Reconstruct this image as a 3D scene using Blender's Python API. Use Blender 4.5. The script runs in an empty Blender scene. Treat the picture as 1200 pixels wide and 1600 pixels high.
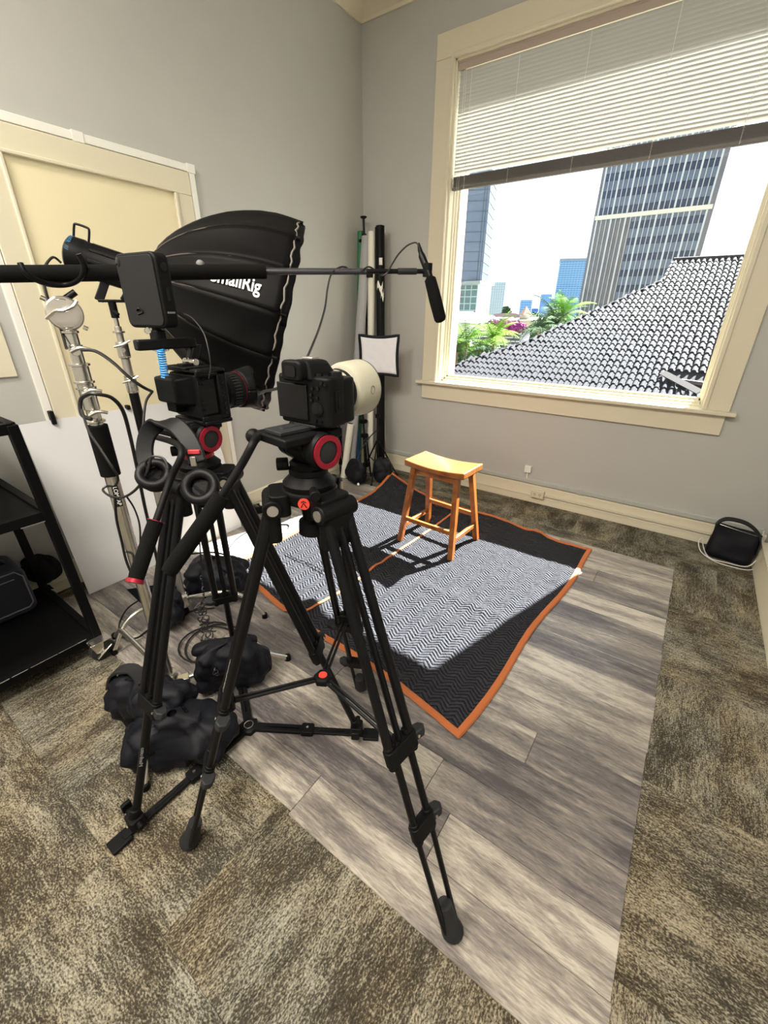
import bpy, math, random
from mathutils import Vector, Matrix, noise
sc = bpy.context.scene
col = sc.collection
V = Vector
# ------------------------------------------------------------------ camera
CAM = V((0, 0, 1.5))
FPX = 656.6
RM = Matrix(((0.8161426, -0.2528381, 0.5195999), (0.5777905, 0.3441047, -0.7401014), (0.0083290, 0.9042482, 0.4269260)))
cd = bpy.data.cameras.new('camera'); cam = bpy.data.objects.new('camera', cd); col.objects.link(cam)
m4 = RM.to_4x4(); m4.translation = CAM; cam.matrix_world = m4
cd.sensor_fit = 'VERTICAL'; cd.sensor_height = 24.0; cd.sensor_width = 18.0
cd.lens = 24.0 * FPX / 1600.0; cd.clip_start = 0.02; cd.clip_end = 3000
sc.camera = cam
# ------------------------------------------------------------------ world, sun, lamps, exposure
w = bpy.data.worlds.new('world'); sc.world = w; w.use_nodes = True
nt = w.node_tree; nt.nodes.clear()
bg = nt.nodes.new('ShaderNodeBackground'); wo = nt.nodes.new('ShaderNodeOutputWorld')
tc = nt.nodes.new('ShaderNodeTexCoord'); sx = nt.nodes.new('ShaderNodeSeparateXYZ'); cr = nt.nodes.new('ShaderNodeValToRGB')
nt.links.new(tc.outputs['Generated'], sx.inputs[0]); nt.links.new(sx.outputs['Z'], cr.inputs[0]); nt.links.new(cr.outputs[0], bg.inputs[0]); nt.links.new(bg.outputs[0], wo.inputs[0])
cr.color_ramp.elements[0].position = 0.0; cr.color_ramp.elements[0].color = (1.0, 1.0, 1.0, 1)
cr.color_ramp.elements[1].position = 1.0; cr.color_ramp.elements[1].color = (0.62, 0.78, 1.0, 1)
bg.inputs[1].default_value = 1.55
sd = bpy.data.lights.new('sun', 'SUN'); sd.energy = 112.0; sd.angle = math.radians(0.53); sd.color = (1.0, 0.965, 0.90)
so = bpy.data.objects.new('sun', sd); col.objects.link(so)
SUN = V((0.284, 0.972, 1.0)).normalized()
so.rotation_euler = SUN.to_track_quat('Z', 'Y').to_euler()
ROOMLIGHT = 100.0
sc.view_settings.view_transform = 'Standard'; sc.view_settings.look = 'None'
sc.view_settings.exposure = 0.0; sc.view_settings.gamma = 1.0; sc.view_settings.use_curve_mapping = False
# ------------------------------------------------------------------ placing helpers
def ray(p): return RM @ V(((p[0]-600)/FPX, -(p[1]-800)/FPX, -1.0))
def atd(x, y, d): return CAM + ray((x, y)) * d
def atz(x, y, z=0.0):
    r = ray((x, y)); return CAM + r * ((z - CAM.z) / r.z)
def aty(x, y, Y):
    r = ray((x, y)); return CAM + r * (Y / r.y)
def atx(x, y, X):
    r = ray((x, y)); return CAM + r * (X / r.x)
def atv(x, y, c):
    n = V((c[0], c[1], 0)); r = ray((x, y)); return CAM + r * (n.dot(V((c[0], c[1], 0)) - V((0, 0, 0))) / n.dot(r))
def frame(o, yaw=0.0, pitch=0.0, roll=0.0):
    """local x right, y forward, z up; yaw turns left (degrees), pitch lifts the front"""
    return Matrix.Translation(V(o)) @ Matrix.Rotation(math.radians(yaw), 4, 'Z') @ Matrix.Rotation(math.radians(pitch), 4, 'X') @ Matrix.Rotation(math.radians(roll), 4, 'Y')
def axes(o, x, y, z):
    m = Matrix.Identity(4)
    for i, a in enumerate((x, y, z)):
        for j in range(3): m[j][i] = a[j]
    m.translation = V(o); return m
def smooth(pts, n=6):
    pts = [V(p) for p in pts]; out = []
    for i in range(len(pts)-1):
        p0 = pts[max(i-1, 0)]; p1 = pts[i]; p2 = pts[i+1]; p3 = pts[min(i+2, len(pts)-1)]
        for k in range(n):
            t = k/n
            out.append(0.5*((2*p1) + (p2-p0)*t + (2*p0-5*p1+4*p2-p3)*t*t + (3*p1-p0-3*p2+p3)*t*t*t))
    out.append(pts[-1]); return out
# ------------------------------------------------------------------ materials
MATS = {}
def mat(name, c, rough=0.6, metal=0.0, spec=0.5, bump=0.0, bscale=80.0, var=0.0, vscale=6.0, coat=0.0, trans=0.0, sheen=0.0):
    if name in MATS: return MATS[name]
    m = bpy.data.materials.new(name); m.use_nodes = True; n = m.node_tree.nodes; l = m.node_tree.links
    p = n['Principled BSDF']
    p.inputs['Base Color'].default_value = (c[0], c[1], c[2], 1); p.inputs['Roughness'].default_value = rough
    p.inputs['Metallic'].default_value = metal; p.inputs['Specular IOR Level'].default_value = spec
    p.inputs['Coat Weight'].default_value = coat; p.inputs['Sheen Weight'].default_value = sheen
    tcn = n.new('ShaderNodeTexCoord')
    if var > 0:
        nz = n.new('ShaderNodeTexNoise'); nz.inputs['Scale'].default_value = vscale; nz.inputs['Detail'].default_value = 5
        l.new(tcn.outputs['Object'], nz.inputs['Vector'])
        mx = n.new('ShaderNodeMix'); mx.data_type = 'RGBA'
        mx.inputs[6].default_value = tuple(max(0, k*(1-var)) for k in c) + (1,); mx.inputs[7].default_value = tuple(min(1, k*(1+var)) for k in c) + (1,)
        l.new(nz.outputs['Fac'], mx.inputs[0]); l.new(mx.outputs[2], p.inputs['Base Color'])
    if bump > 0:
        nb = n.new('ShaderNodeTexNoise'); nb.inputs['Scale'].default_value = bscale; nb.inputs['Detail'].default_value = 4
        l.new(tcn.outputs['Object'], nb.inputs['Vector'])
        bm = n.new('ShaderNodeBump'); bm.inputs['Strength'].default_value = bump; bm.inputs['Distance'].default_value = 0.002
        l.new(nb.outputs['Fac'], bm.inputs['Height']); l.new(bm.outputs[0], p.inputs['Normal'])
    MATS[name] = m; return m
def N(m): return m.node_tree.nodes, m.node_tree.links
wallm = mat('grey_wall_paint', (0.46, 0.455, 0.43), 0.42, bump=0.12, bscale=60, var=0.03, vscale=1.5)
ceilm = mat('ceiling_paint', (0.72, 0.70, 0.64), 0.7)
trimm = mat('cream_trim_paint', (0.66, 0.61, 0.47), 0.35, var=0.03, vscale=3)
doorm = mat('cream_door_paint', (0.76, 0.68, 0.46), 0.38, var=0.04, vscale=2)
whitep = mat('white_plastic', (0.78, 0.77, 0.72), 0.4)
wallrail = mat('grey_painted_raceway', (0.44, 0.45, 0.42), 0.35)
blk = mat('black_metal', (0.004, 0.004, 0.005), 0.36, metal=0.0, spec=0.2)
blkp = mat('black_plastic', (0.0042, 0.0042, 0.0048), 0.5, spec=.15, bump=0.1, bscale=400)
blkg = mat('black_gloss', (0.003, 0.003, 0.004), 0.15, spec=.35)
dgrey = mat('dark_grey_rubber', (0.018, 0.019, 0.021), 0.6, spec=.3)
foam = mat('black_foam', (0.0035, 0.0035, 0.0035), 0.95, bump=0.6, bscale=500, spec=0.15)
fabric = mat('black_nylon', (0.0035, 0.004, 0.0075), 0.6, bump=0.5, bscale=22, sheen=0.0, spec=0.25)
fabric2 = mat('softbox_nylon', (0.0032, 0.003, 0.0033), 0.55, bump=0.6, bscale=14, spec=0.12)
chrome = mat('brushed_steel', (0.62, 0.60, 0.55), 0.24, metal=0.95, var=0.1, vscale=20)
alu = mat('satin_aluminium', (0.55, 0.52, 0.48), 0.38, metal=0.9)
red = mat('red_anodised', (0.32, 0.012, 0.03), 0.3, metal=0.4)
redp = mat('red_badge', (0.75, 0.06, 0.04), 0.4)
whiteink = mat('white_print', (0.85, 0.85, 0.82), 0.6)
greyink = mat('grey_print', (0.16, 0.16, 0.16), 0.6)
blueink = mat('blue_print', (0.03, 0.16, 0.32), 0.6)
lensw = mat('white_lens_enamel', (0.43, 0.41, 0.32), 0.35, bump=0.1, bscale=300)
wirew = mat('white_cable', (0.72, 0.71, 0.67), 0.4)
cable = mat('black_cable', (0.006, 0.006, 0.007), 0.45)
boardm = mat('white_foam_board', (0.66, 0.66, 0.67), 0.6, var=0.02)
# ------------------------------------------------------------------ mesh builder
class B:
    def __init__(s, m=None): s.v = []; s.f = []; s.m = m or Matrix.Identity(4)
    def add(s, vs, fs):
        o = len(s.v); s.v += [s.m @ V(p) for p in vs]; s.f += [tuple(i+o for i in f) for f in fs]; return s
    def box(s, c, d, r=None):
        x, y, z = (k/2 for k in d); M = Matrix.Translation(V(c)) @ (r.to_4x4() if r else Matrix.Identity(4))
        vs = [M @ V((a*x, b*y, e*z)) for a in (-1, 1) for b in (-1, 1) for e in (-1, 1)]
        return s.add(vs, [(0,1,3,2), (4,6,7,5), (0,4,5,1), (2,3,7,6), (0,2,6,4), (1,5,7,3)])
    def bb(s, a, b): return s.box([(a[i]+b[i])/2 for i in range(3)], [abs(b[i]-a[i]) for i in range(3)])
    def bar(s, p0, p1, w, h, up=(0, 0, 1)):
        p0 = V(p0); p1 = V(p1); y = (p1-p0); L = y.length; y.normalize(); x = y.cross(V(up))
        if x.length < 1e-4: x = y.cross(V((1, 0, 0)))
        x.normalize(); z = x.cross(y); k = s.m; s.m = k @ axes((p0+p1)/2, x, y, z); s.box((0, 0, 0), (w, L, h)); s.m = k; return s
    def ring(s, c, ax, r, n, ref=None):
        ax = ax.normalized(); a = ref if ref is not None else (V((0, 0, 1)) if abs(ax.z) < .9 else V((1, 0, 0)))
        u = ax.cross(a).normalized(); w_ = ax.cross(u)
        return [c + (u*math.cos(2*math.pi*i/n) + w_*math.sin(2*math.pi*i/n))*r for i in range(n)]
    def cyl(s, p0, p1, r0, r1=None, n=16): return s.loft([(p0, r0), (p1, r0 if r1 is None else r1)], n)
    def loft(s, st, n=16, axis=None, caps=True):
        """rings at (point, radius) along a straight-ish axis"""
        st = [(V(p), r) for p, r in st]; ax = V(axis) if axis else (st[-1][0]-st[0][0])
        vs = []; fs = []
        for p, r in st: vs += s.ring(p, ax, max(r, 1e-5), n)
        for k in range(len(st)-1):
            for i in range(n):
                j = (i+1) % n; fs.append((k*n+i, k*n+j, (k+1)*n+j, (k+1)*n+i))
        if caps: fs.append(tuple(range(n))[::-1]); fs.append(tuple((len(st)-1)*n+i for i in range(n)))
        return s.add(vs, fs)
    def lathe(s, o, ax, prof, n=24, caps=True):
        """prof: (distance along axis, radius)"""
        o = V(o); ax = V(ax).normalized(); return s.loft([(o+ax*t, r) for t, r in prof], n, axis=tuple(ax), caps=caps)
    def tube(s, pts, r, n=8, closed=False, flat=None):
        pts = [V(p) for p in pts]; vs = []; fs = []; u = None; P = len(pts)
        for i, p in enumerate(pts):
            t = (pts[(i+1) % P]-pts[i-1]) if closed else (pts[min(i+1, P-1)]-pts[max(i-1, 0)])
            t.normalize()
            if u is None: u = t.cross(V((0, 0, 1)) if abs(t.z) < .9 else V((1, 0, 0))).normalized()
            else:
                u = (u - t*u.dot(t))
                if u.length < 1e-6: u = t.cross(V((1, 0, 0)))
                u.normalize()
            q = t.cross(u); rr = r[i] if isinstance(r, (list, tuple)) else r
            for k in range(n):
                a = 2*math.pi*k/n; vs.append(p + u*math.cos(a)*rr + q*math.sin(a)*rr*(flat or 1))
        for i in range(P if closed else P-1):
            for k in range(n):
                j = (k+1) % n; i2 = (i+1) % P; fs.append((i*n+k, i*n+j, i2*n+j, i2*n+k))
        if not closed: fs.append(tuple(range(n))[::-1]); fs.append(tuple((P-1)*n+k for k in range(n)))
        return s.add(vs, fs)
    def strap(s, pts, w, h, up):
        """flat band along pts; up = direction across which it is thin"""
        pts = [V(p) for p in pts]; vs = []; fs = []; P = len(pts)
        for i, p in enumerate(pts):
            t = (pts[min(i+1, P-1)]-pts[max(i-1, 0)]).normalized()
            wd = V(up(i) if callable(up) else up); wd = (wd - t*wd.dot(t)).normalized(); nn = t.cross(wd)
            for a, b in ((-1, -1), (1, -1), (1, 1), (-1, 1)): vs.append(p + wd*(a*w/2) + nn*(b*h/2))
        for i in range(P-1):
            for k in range(4): j = (k+1) % 4; fs.append((i*4+k, i*4+j, i*4+4+j, i*4+4+k))
        fs.append((3, 2, 1, 0)); fs.append(tuple((P-1)*4+k for k in range(4))); return s.add(vs, fs)
    def prism(s, poly, z0, z1):
        n = len(poly); vs = [(p[0], p[1], z0) for p in poly] + [(p[0], p[1], z1) for p in poly]
        return s.add(vs, [tuple(range(n))[::-1], tuple(range(n, 2*n))] + [(i, (i+1) % n, n+(i+1) % n, n+i) for i in range(n)])
    def ball(s, c, r, nu=16, nv=10):
        if not isinstance(r, (tuple, list)): r = (r, r, r)
        c = V(c); vs = [c+V((0, 0, -r[2]))]; fs = []
        for i in range(1, nv):
            a = math.pi*i/nv
            for k in range(nu): b = 2*math.pi*k/nu; vs.append(c+V((r[0]*math.sin(a)*math.cos(b), r[1]*math.sin(a)*math.sin(b), -r[2]*math.cos(a))))
        vs.append(c+V((0, 0, r[2]))); T = len(vs)-1
        for k in range(nu):
            j = (k+1) % nu; fs.append((0, 1+j, 1+k)); fs.append((T, T-nu+k, T-nu+j))
            for i in range(nv-2): a = 1+i*nu; fs.append((a+k, a+j, a+nu+j, a+nu+k))
        return s.add(vs, fs)
    def grid(s, fn, nu, nv, th=0.0, closeu=False):
        vs = [fn(i/nu, j/nv) for j in range(nv+1) for i in range(nu+1)]; fs = [(j*(nu+1)+i, j*(nu+1)+i+1, (j+1)*(nu+1)+i+1, (j+1)*(nu+1)+i) for j in range(nv) for i in range(nu)]
        return s.add(vs, fs)
    def rbox(s, c, d, r, axis='z', n=5):
        """box with rounded vertical (axis) corners"""
        x, y, z = d; 
        if axis == 'y': x, y, z = d[0], d[2], d[1]
        if axis == 'x': x, y, z = d[1], d[2], d[0]
        poly = []
        for cx, cy, a0 in ((x/2-r, y/2-r, 0), (-x/2+r, y/2-r, 90), (-x/2+r, -y/2+r, 180), (x/2-r, -y/2+r, 270)):
            for k in range(n+1): a = math.radians(a0+90*k/n); poly.append((cx+r*math.cos(a), cy+r*math.sin(a)))
        k = s.m; R = {'z': Matrix.Identity(4), 'y': Matrix(((1,0,0,0),(0,0,-1,0),(0,1,0,0),(0,0,0,1))), 'x': Matrix(((0,0,1,0),(1,0,0,0),(0,1,0,0),(0,0,0,1)))}[axis]
        s.m = k @ Matrix.Translation(V(c)) @ R; s.prism(poly, -z/2, z/2); s.m = k; return s
    def build(s, name, m, parent=None, bevel=0.0, sub=0, flat=False, org=None, solid=0.0, seg=2):
        me = bpy.data.meshes.new(name); o = bpy.data.objects.new(name, me)
        if parent is not None: off = WORLD[parent.name]
        elif org is not None: off = V(org)
        else:
            lo = [min(p[i] for p in s.v) for i in range(3)]; hi = [max(p[i] for p in s.v) for i in range(3)]
            off = V(((lo[0]+hi[0])/2, (lo[1]+hi[1])/2, lo[2]))
        me.from_pydata([tuple(p-off) for p in s.v], [], s.f); me.validate(); me.update()
        if not flat:
            me.shade_smooth(); me.set_sharp_from_angle(angle=math.radians(38))
        me.materials.append(m); col.objects.link(o)
        if parent is not None: o.parent = parent; WORLD[o.name] = off
        else: o.location = off; WORLD[o.name] = off
        if bevel: b = o.modifiers.new('bevel', 'BEVEL'); b.width = bevel; b.segments = seg; b.limit_method = 'ANGLE'; b.angle_limit = math.radians(40)
        if sub: q = o.modifiers.new('sub', 'SUBSURF'); q.levels = sub; q.render_levels = sub
        if solid: q = o.modifiers.new('solid', 'SOLIDIFY'); q.thickness = solid; q.offset = 0
        return o
WORLD = {}
def tag(o, label, cat, group=None, kind=None):
    o['label'] = label
    if cat: o['category'] = cat
    if group: o['group'] = group
    if kind: o['kind'] = kind
    return o
def thing(name, loc, label, cat, group=None):
    o = bpy.data.objects.new(name, None); o.empty_display_size = 0.05; col.objects.link(o); o.location = V(loc); WORLD[o.name] = V(loc)
    return tag(o, label, cat, group)
def struct(name, b, m, bevel=0.0, **k):
    o = b.build(name, m, None, bevel, **k); o['kind'] = 'structure'; return o
def text(name, s, size, M, m, parent, ext=0.0004, warp=None, bold=0.0):
    cu = bpy.data.curves.new(name, 'FONT'); cu.body = s; cu.size = size; cu.extrude = ext; cu.align_x = 'CENTER'; cu.align_y = 'CENTER'; cu.offset = bold
    if warp: cu.extrude = 0
    t = bpy.data.objects.new('tmp', cu); col.objects.link(t)
    me = bpy.data.meshes.new_from_object(t); bpy.data.objects.remove(t)
    off = WORLD[parent.name]
    for v in me.vertices: v.co = (V(warp(v.co)) if warp else M @ v.co) - off
    me.materials.clear(); me.materials.append(m)
    o = bpy.data.objects.new(name, me); col.objects.link(o); o.parent = parent; WORLD[o.name] = off; return o
def dup(o, loc=None, rotz=None, parent='same'):
    c = o.copy(); col.objects.link(c)
    if loc is not None: c.location = loc
    if rotz is not None: c.rotation_euler[2] = rotz
    for ch in o.children:
        d = ch.copy(); col.objects.link(d); d.parent = c
        for g in ch.children: e = g.copy(); col.objects.link(e); e.parent = d
    return c
# ================================================================== SETTING
XL, YW, XR, YB, ZC = -2.76, 3.57, 0.68, -2.3, 3.62
# carpet tile material: streaks along the tile's own x axis
def carpet_mat():
    m = mat('carpet', (0.2, 0.18, 0.14), 0.95, spec=0.1); n, l = N(m); p = n['Principled BSDF']
    tcn = n.new('ShaderNodeTexCoord'); oi = n.new('ShaderNodeObjectInfo')
    ad = n.new('ShaderNodeVectorMath'); ad.operation = 'MULTIPLY_ADD'; cb = n.new('ShaderNodeCombineXYZ')
    ml = n.new('ShaderNodeMath'); ml.operation = 'MULTIPLY'; ml.inputs[1].default_value = 37.0
    l.new(oi.outputs['Random'], ml.inputs[0]); l.new(ml.outputs[0], cb.inputs[0]); l.new(ml.outputs[0], cb.inputs[1])
    ad.inputs[1].default_value = (1, 1, 1); l.new(tcn.outputs['Object'], ad.inputs[0]); l.new(cb.outputs[0], ad.inputs[2])
    def nz(sc_, scale, det, rough=0.6):
        mp = n.new('ShaderNodeMapping'); mp.inputs['Scale'].default_value = sc_; l.new(ad.outputs[0], mp.inputs[0])
        t = n.new('ShaderNodeTexNoise'); t.inputs['Scale'].default_value = scale; t.inputs['Detail'].default_value = det; t.inputs['Roughness'].default_value = rough
        l.new(mp.outputs[0], t.inputs['Vector']); return t.outputs['Fac']
    big = nz((1, 2.4, 1), 3.2, 4, 0.6); mid = nz((1, 3.6, 1), 26, 4, .75); fine = nz((1, 1.5, 1), 150, 2); bl = nz((1, 1, 1), 2.6, 2)
    def mth(op, a, b):
        q = n.new('ShaderNodeMath'); q.operation = op
        for i, k in enumerate((a, b)):
            if isinstance(k, (int, float)): q.inputs[i].default_value = k
            else: l.new(k, q.inputs[i])
        return q.outputs[0]
    s = mth('ADD', mth('MULTIPLY', big, 0.85), mth('ADD', mth('MULTIPLY', mid, 0.80), mth('MULTIPLY', fine, 1.05)))
    r = n.new('ShaderNodeValToRGB'); l.new(s, r.inputs[0])
    # factor spans about 0.6..1.5 ; bring to 0..1
    s2 = mth('MULTIPLY', mth('SUBTRACT', s, 1.02), 1.65); l.new(s2, r.inputs[0])
    e = r.color_ramp.elements; e[0].position = 0.12; e[0].color = (0.036, 0.031, 0.023, 1); e[1].position = 0.95; e[1].color = (0.36, 0.335, 0.265, 1)
    q = e.new(0.45); q.color = (0.074, 0.064, 0.048, 1); q = e.new(0.58); q.color = (0.16, 0.147, 0.112, 1)
    mx = n.new('ShaderNodeMix'); mx.data_type = 'RGBA'; mx.blend_type = 'MULTIPLY'; mx.inputs[0].default_value = 0.6
    r2 = n.new('ShaderNodeValToRGB'); l.new(bl, r2.inputs[0]); r2.color_ramp.elements[0].color = (1.0, 0.86, 0.68, 1); r2.color_ramp.elements[0].position = 0.35; r2.color_ramp.elements[1].color = (0.93, 0.97, 1.0, 1); r2.color_ramp.elements[1].position = 0.62
    l.new(r.outputs[0], mx.inputs[6]); l.new(r2.outputs[0], mx.inputs[7]); l.new(mx.outputs[2], p.inputs['Base Color'])
    bp = n.new('ShaderNodeBump'); bp.inputs['Strength'].default_value = 0.8; bp.inputs['Distance'].default_value = 0.004; l.new(fine, bp.inputs['Height']); l.new(bp.outputs[0], p.inputs['Normal'])
    return m
carpet = carpet_mat()
floor = struct('floor', B().bb((XL-.1, YB-.1, -.12), (XR+.1, YW+.1, -.012)), mat('subfloor', (0.06, 0.055, 0.05), 0.9), org=(0, 0, 0))
rnd = random.Random(5); T = 0.61
j = -4
meshes = {}
while 0.10+T*j < YW:
    y0 = max(0.10+T*j, YB); y1 = min(0.10+T*(j+1), YW); xo = -1.08 + (0.305 if j % 2 == 0 else 0.0)
    i = -4
    while xo+T*i < XR:
        x0 = max(xo+T*i, XL); x1 = min(xo+T*(i+1), XR)
        if x1-x0 > .02 and y1-y0 > .02:
            turn = (j % 2 == 0) if rnd.random() < .82 else (j % 2 != 0)
            dx, dy = x1-x0, y1-y0; key = (round(dx, 3), round(dy, 3), turn)
            if turn: dx, dy = dy, dx
            if key not in meshes:
                g = .0004; mb = B().bb((-dx/2+g, -dy/2+g, -.012), (dx/2-g, dy/2-g, 0)); mb.f = mb.f
                o = mb.build('carpet_tile', carpet, floor, 0, flat=True); meshes[key] = o
            else: o = meshes[key].copy(); col.objects.link(o)
            o.location = ((x0+x1)/2, (y0+y1)/2, rnd.uniform(-.0001, .0001)); o.rotation_euler[2] = math.pi/2 if turn else 0
        i += 1
    j += 1
# meshes were built round the origin, floor sits at the origin too
# ---- walls
struct('wall_left', B().bb((XL-.15, YB-.15, -.12), (XL, YW+.33, ZC+.1)), wallm)
struct('wall_right', B().bb((XR, YB-.15, -.12), (XR+.15, YW+.33, ZC+.1)), wallm)
struct('wall_rear', B().bb((XL, YB-.15, -.12), (XR, YB, ZC+.1)), wallm)
WX0, WX1, WZ0, WZ1 = -1.93, 0.11, 0.935, 3.13
wb = B()
wb.bb((XL, YW, -.12), (WX0, 3.90, ZC+.1)).bb((WX1, YW, -.12), (XR, 3.90, ZC+.1)).bb((WX0, YW, -.12), (WX1, 3.90, WZ0)).bb((WX0, YW, WZ1), (WX1, 3.90, ZC+.1))
struct('wall_back', wb, wallm)
struct('ceiling', B().bb((XL-.15, YB-.15, ZC), (XR+.15, 3.9, ZC+.1)), ceilm)
# ---- crown moulding
def moulding(p0, p1, inward, prof):
    """prof: list of (out from the wall, z)"""
    p0 = V(p0); p1 = V(p1); inw = V(inward); n = len(prof); b = B()
    vs = [p0+inw*a+V((0, 0, z)) for a, z in prof] + [p1+inw*a+V((0, 0, z)) for a, z in prof]
    return b.add(vs, [tuple(range(n)), tuple(range(2*n-1, n-1, -1))] + [(i, n+i, n+(i+1) % n, (i+1) % n) for i in range(n)])
cp = [(0, 3.50), (.012, 3.50), (.016, 3.52), (.03, 3.53), (.07, 3.575), (.09, 3.585), (.10, 3.60), (.11, 3.62), (0, 3.62)]
struct('trim_1', moulding((XL, YB, 0), (XL, YW, 0), (1, 0, 0), cp), trimm)
struct('trim_2', moulding((XL, YW, 0), (XR, YW, 0), (0, -1, 0), cp), trimm)
# ---- baseboards with the painted cable raceway above them
bp_ = [(0, 0), (.028, 0), (.028, .018), (.022, .034), (.022, .058), (.026, .062), (.022, .068), (.020, .150), (.012, .158), (0, .158)]
struct('baseboard_back', moulding((XL, YW, 0), (XR, YW, 0), (0, -1, 0), bp_), trimm)
struct('baseboard_left', moulding((XL, 1.885, 0), (XL, YW, 0), (1, 0, 0), bp_), trimm)
struct('baseboard_left.001', moulding((XL, YB, 0), (XL, .71, 0), (1, 0, 0), bp_), trimm)
rail = struct('trim_3', moulding((-2.62, YW, 0), (XR-.03, YW, 0), (0, -1, 0), [(0, .165), (.02, .165), (.024, .17), (.024, .200), (.020, .205), (0, .205)]), wallrail)
for xx in (-.52,): B().bb((xx-.03, YW-.026, .163), (xx+.03, YW, .207)).build('joint_cover', wallrail, rail, .001)
struct('baseboard_right', moulding((XR, YW-.12, 0), (XR, YB, 0), (-1, 0, 0), [(0, 0), (.045, 0), (.045, .02), (.04, .03), (.04, .12), (.034, .135), (.034, .15), (0, .15)]), trimm)
# ---- window 1 : casing, stool, apron, reveal, sash, glass
win = B().bb((WX0-.14, YW-.022, WZ0), (WX0, YW, WZ1)).bb((WX1, YW-.022, WZ0), (WX1+.14, YW, WZ1)).bb((WX0-.14, YW-.024, WZ1), (WX1+.14, YW, WZ1+.14))
win = struct('window_1', win, trimm, .003)
b = B(); t = .018
for k, (y0, y1, tt) in enumerate(((YW-.034, YW+.01, .02), (YW-.004, YW+.06, .035))):
    b.bb((WX0-.001 if k else WX0-.016, y0, WZ0), (WX0+tt-.01, y1, WZ1)).bb((WX1-tt+.01, y0, WZ0), (WX1+.001 if k else WX1+.016, y1, WZ1)).bb((WX0, y0, WZ1-tt+.01), (WX1, y1, WZ1+.001 if k else WZ1+.016))
b.build('inner_bead', trimm, win, .004)
B().bb((WX0-.19, YW-.062, WZ0-.022), (WX1+.18, YW+.09, WZ0+.006)).build('window_sill', trimm, win, .006)
B().bb((WX0-.14, YW-.022, WZ0-.155), (WX1+.13, YW, WZ0-.022)).build('apron', trimm, win, .004)
b = B()
for k in range(3):
    a = .0 + k*.02; yy = YW+.06+k*.022
    b.bb((WX0, yy, WZ0), (WX0+.035+a*.7, yy+.03, WZ1)).bb((WX1-.020-a*.6, yy, WZ0), (WX1, yy+.03, WZ1)).bb((WX0, yy, WZ0), (WX1, yy+.03, WZ0+.022+a*.9)).bb((WX0, yy, WZ1-.02-a), (WX1, yy+.03, WZ1))
b.build('sash_frame', trimm, win, .003)
gm = bpy.data.materials.new('window_glass'); gm.use_nodes = True; n, l = N(gm); n.clear()
o_ = n.new('ShaderNodeOutputMaterial'); tr = n.new('ShaderNodeBsdfTransparent'); gl = n.new('ShaderNodeBsdfGlossy'); ms = n.new('ShaderNodeMixShader'); fr_ = n.new('ShaderNodeFresnel')
gl.inputs['Roughness'].default_value = 0.02; tr.inputs[0].default_value = (0.96, 0.985, 0.98, 1); fr_.inputs[0].default_value = 1.35
l.new(fr_.outputs[0], ms.inputs[0]); l.new(tr.outputs[0], ms.inputs[1]); l.new(gl.outputs[0], ms.inputs[2]); l.new(ms.outputs[0], o_.inputs[0])
B().bb((WX0+.04, YW+.128, WZ0+.04), (WX1-.03, YW+.132, WZ1-.04)).build('pane', gm, win)
pinkm = mat('pink_stucco', (0.42, 0.16, 0.13), 0.85, bump=.4, bscale=30)
pk = B().bb((WX0-.2, 3.91, WZ0-.6), (aty(729, 330, 4.0).x, 4.0, WZ1+.6)); struct('trim_4', pk, pinkm)
# ---- blind
blindm = bpy.data.materials.new('blind_slat'); blindm.use_nodes = True; n, l = N(blindm); p = n['Principled BSDF']
p.inputs['Base Color'].default_value = (.50, .50, .47, 1); p.inputs['Roughness'].default_value = .45
tl = n.new('ShaderNodeBsdfTranslucent'); tl.inputs[0].default_value = (.46, .47, .40, 1); ms = n.new('ShaderNodeMixShader'); ms.inputs[0].default_value = .052
l.new(p.outputs[0], ms.inputs[1]); l.new(tl.outputs[0], ms.inputs[2]); l.new(ms.outputs[0], n['Material Output'].inputs[0])
blind = thing('window_blind', (-.91, YW+.045, 2.37), 'half raised cream horizontal slat blind hanging inside the large window', 'blind')
hm = mat('blind_rail', (.42, .34, .29), .4)
darkrail = mat('blind_stack', (.13, .115, .10), .45)
bx0, bx1, by = WX0+.03, WX1-.025, YW+.03
b = B().bb((bx0, by-.022, 3.075), (bx1, by+.022, 3.118)).bb((bx0, by-.026, 3.055), (bx1, by-.018, 3.116)).bb((bx0, by-.030, 3.09), (bx1, by-.022, 3.098))
b.build('headrail', hm, blind, .003)
NS = 27
slat0 = None
for k in range(NS):
    z = 3.045-.0218*k
    if slat0 is None:
        g = B(); 
        def fn(u, v):
            a = (v-.5); w_ = .0265; ang = math.radians(60); y = a*w_*math.cos(ang); zz = -a*w_*math.sin(ang); c_ = .0022*(1-4*a*a)
            return V((bx0+.004+(bx1-bx0-.008)*u, by+y-c_*math.sin(ang), z+zz-c_*math.cos(ang)*0))
        g.grid(fn, 1, 4); slat0 = g.build('slat', blindm, blind); z00 = z
    else:
        o = slat0.copy(); col.objects.link(o); o.location.z = z-z00
for k in range(15):
    z = 2.392+.0042*k
    yo = .0015*math.sin(k*2.3)
    if k == 0: st0 = B().bb((bx0+.004, by-.0125, z), (bx1-.004, by+.0125, z+.0018)).build('slat', darkrail, blind); st0['label'] = 'stacked slat'; st0z = z
    else: o = st0.copy(); col.objects.link(o); o.location = (0, yo, z-st0z)
B().bb((bx0, by-.015, 2.368), (bx1, by+.015, 2.388)).build('bottom_rail', darkrail, blind, .003)
xs = [bx0+.10, -1.46, -1.02, -.56, -.12]
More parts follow.
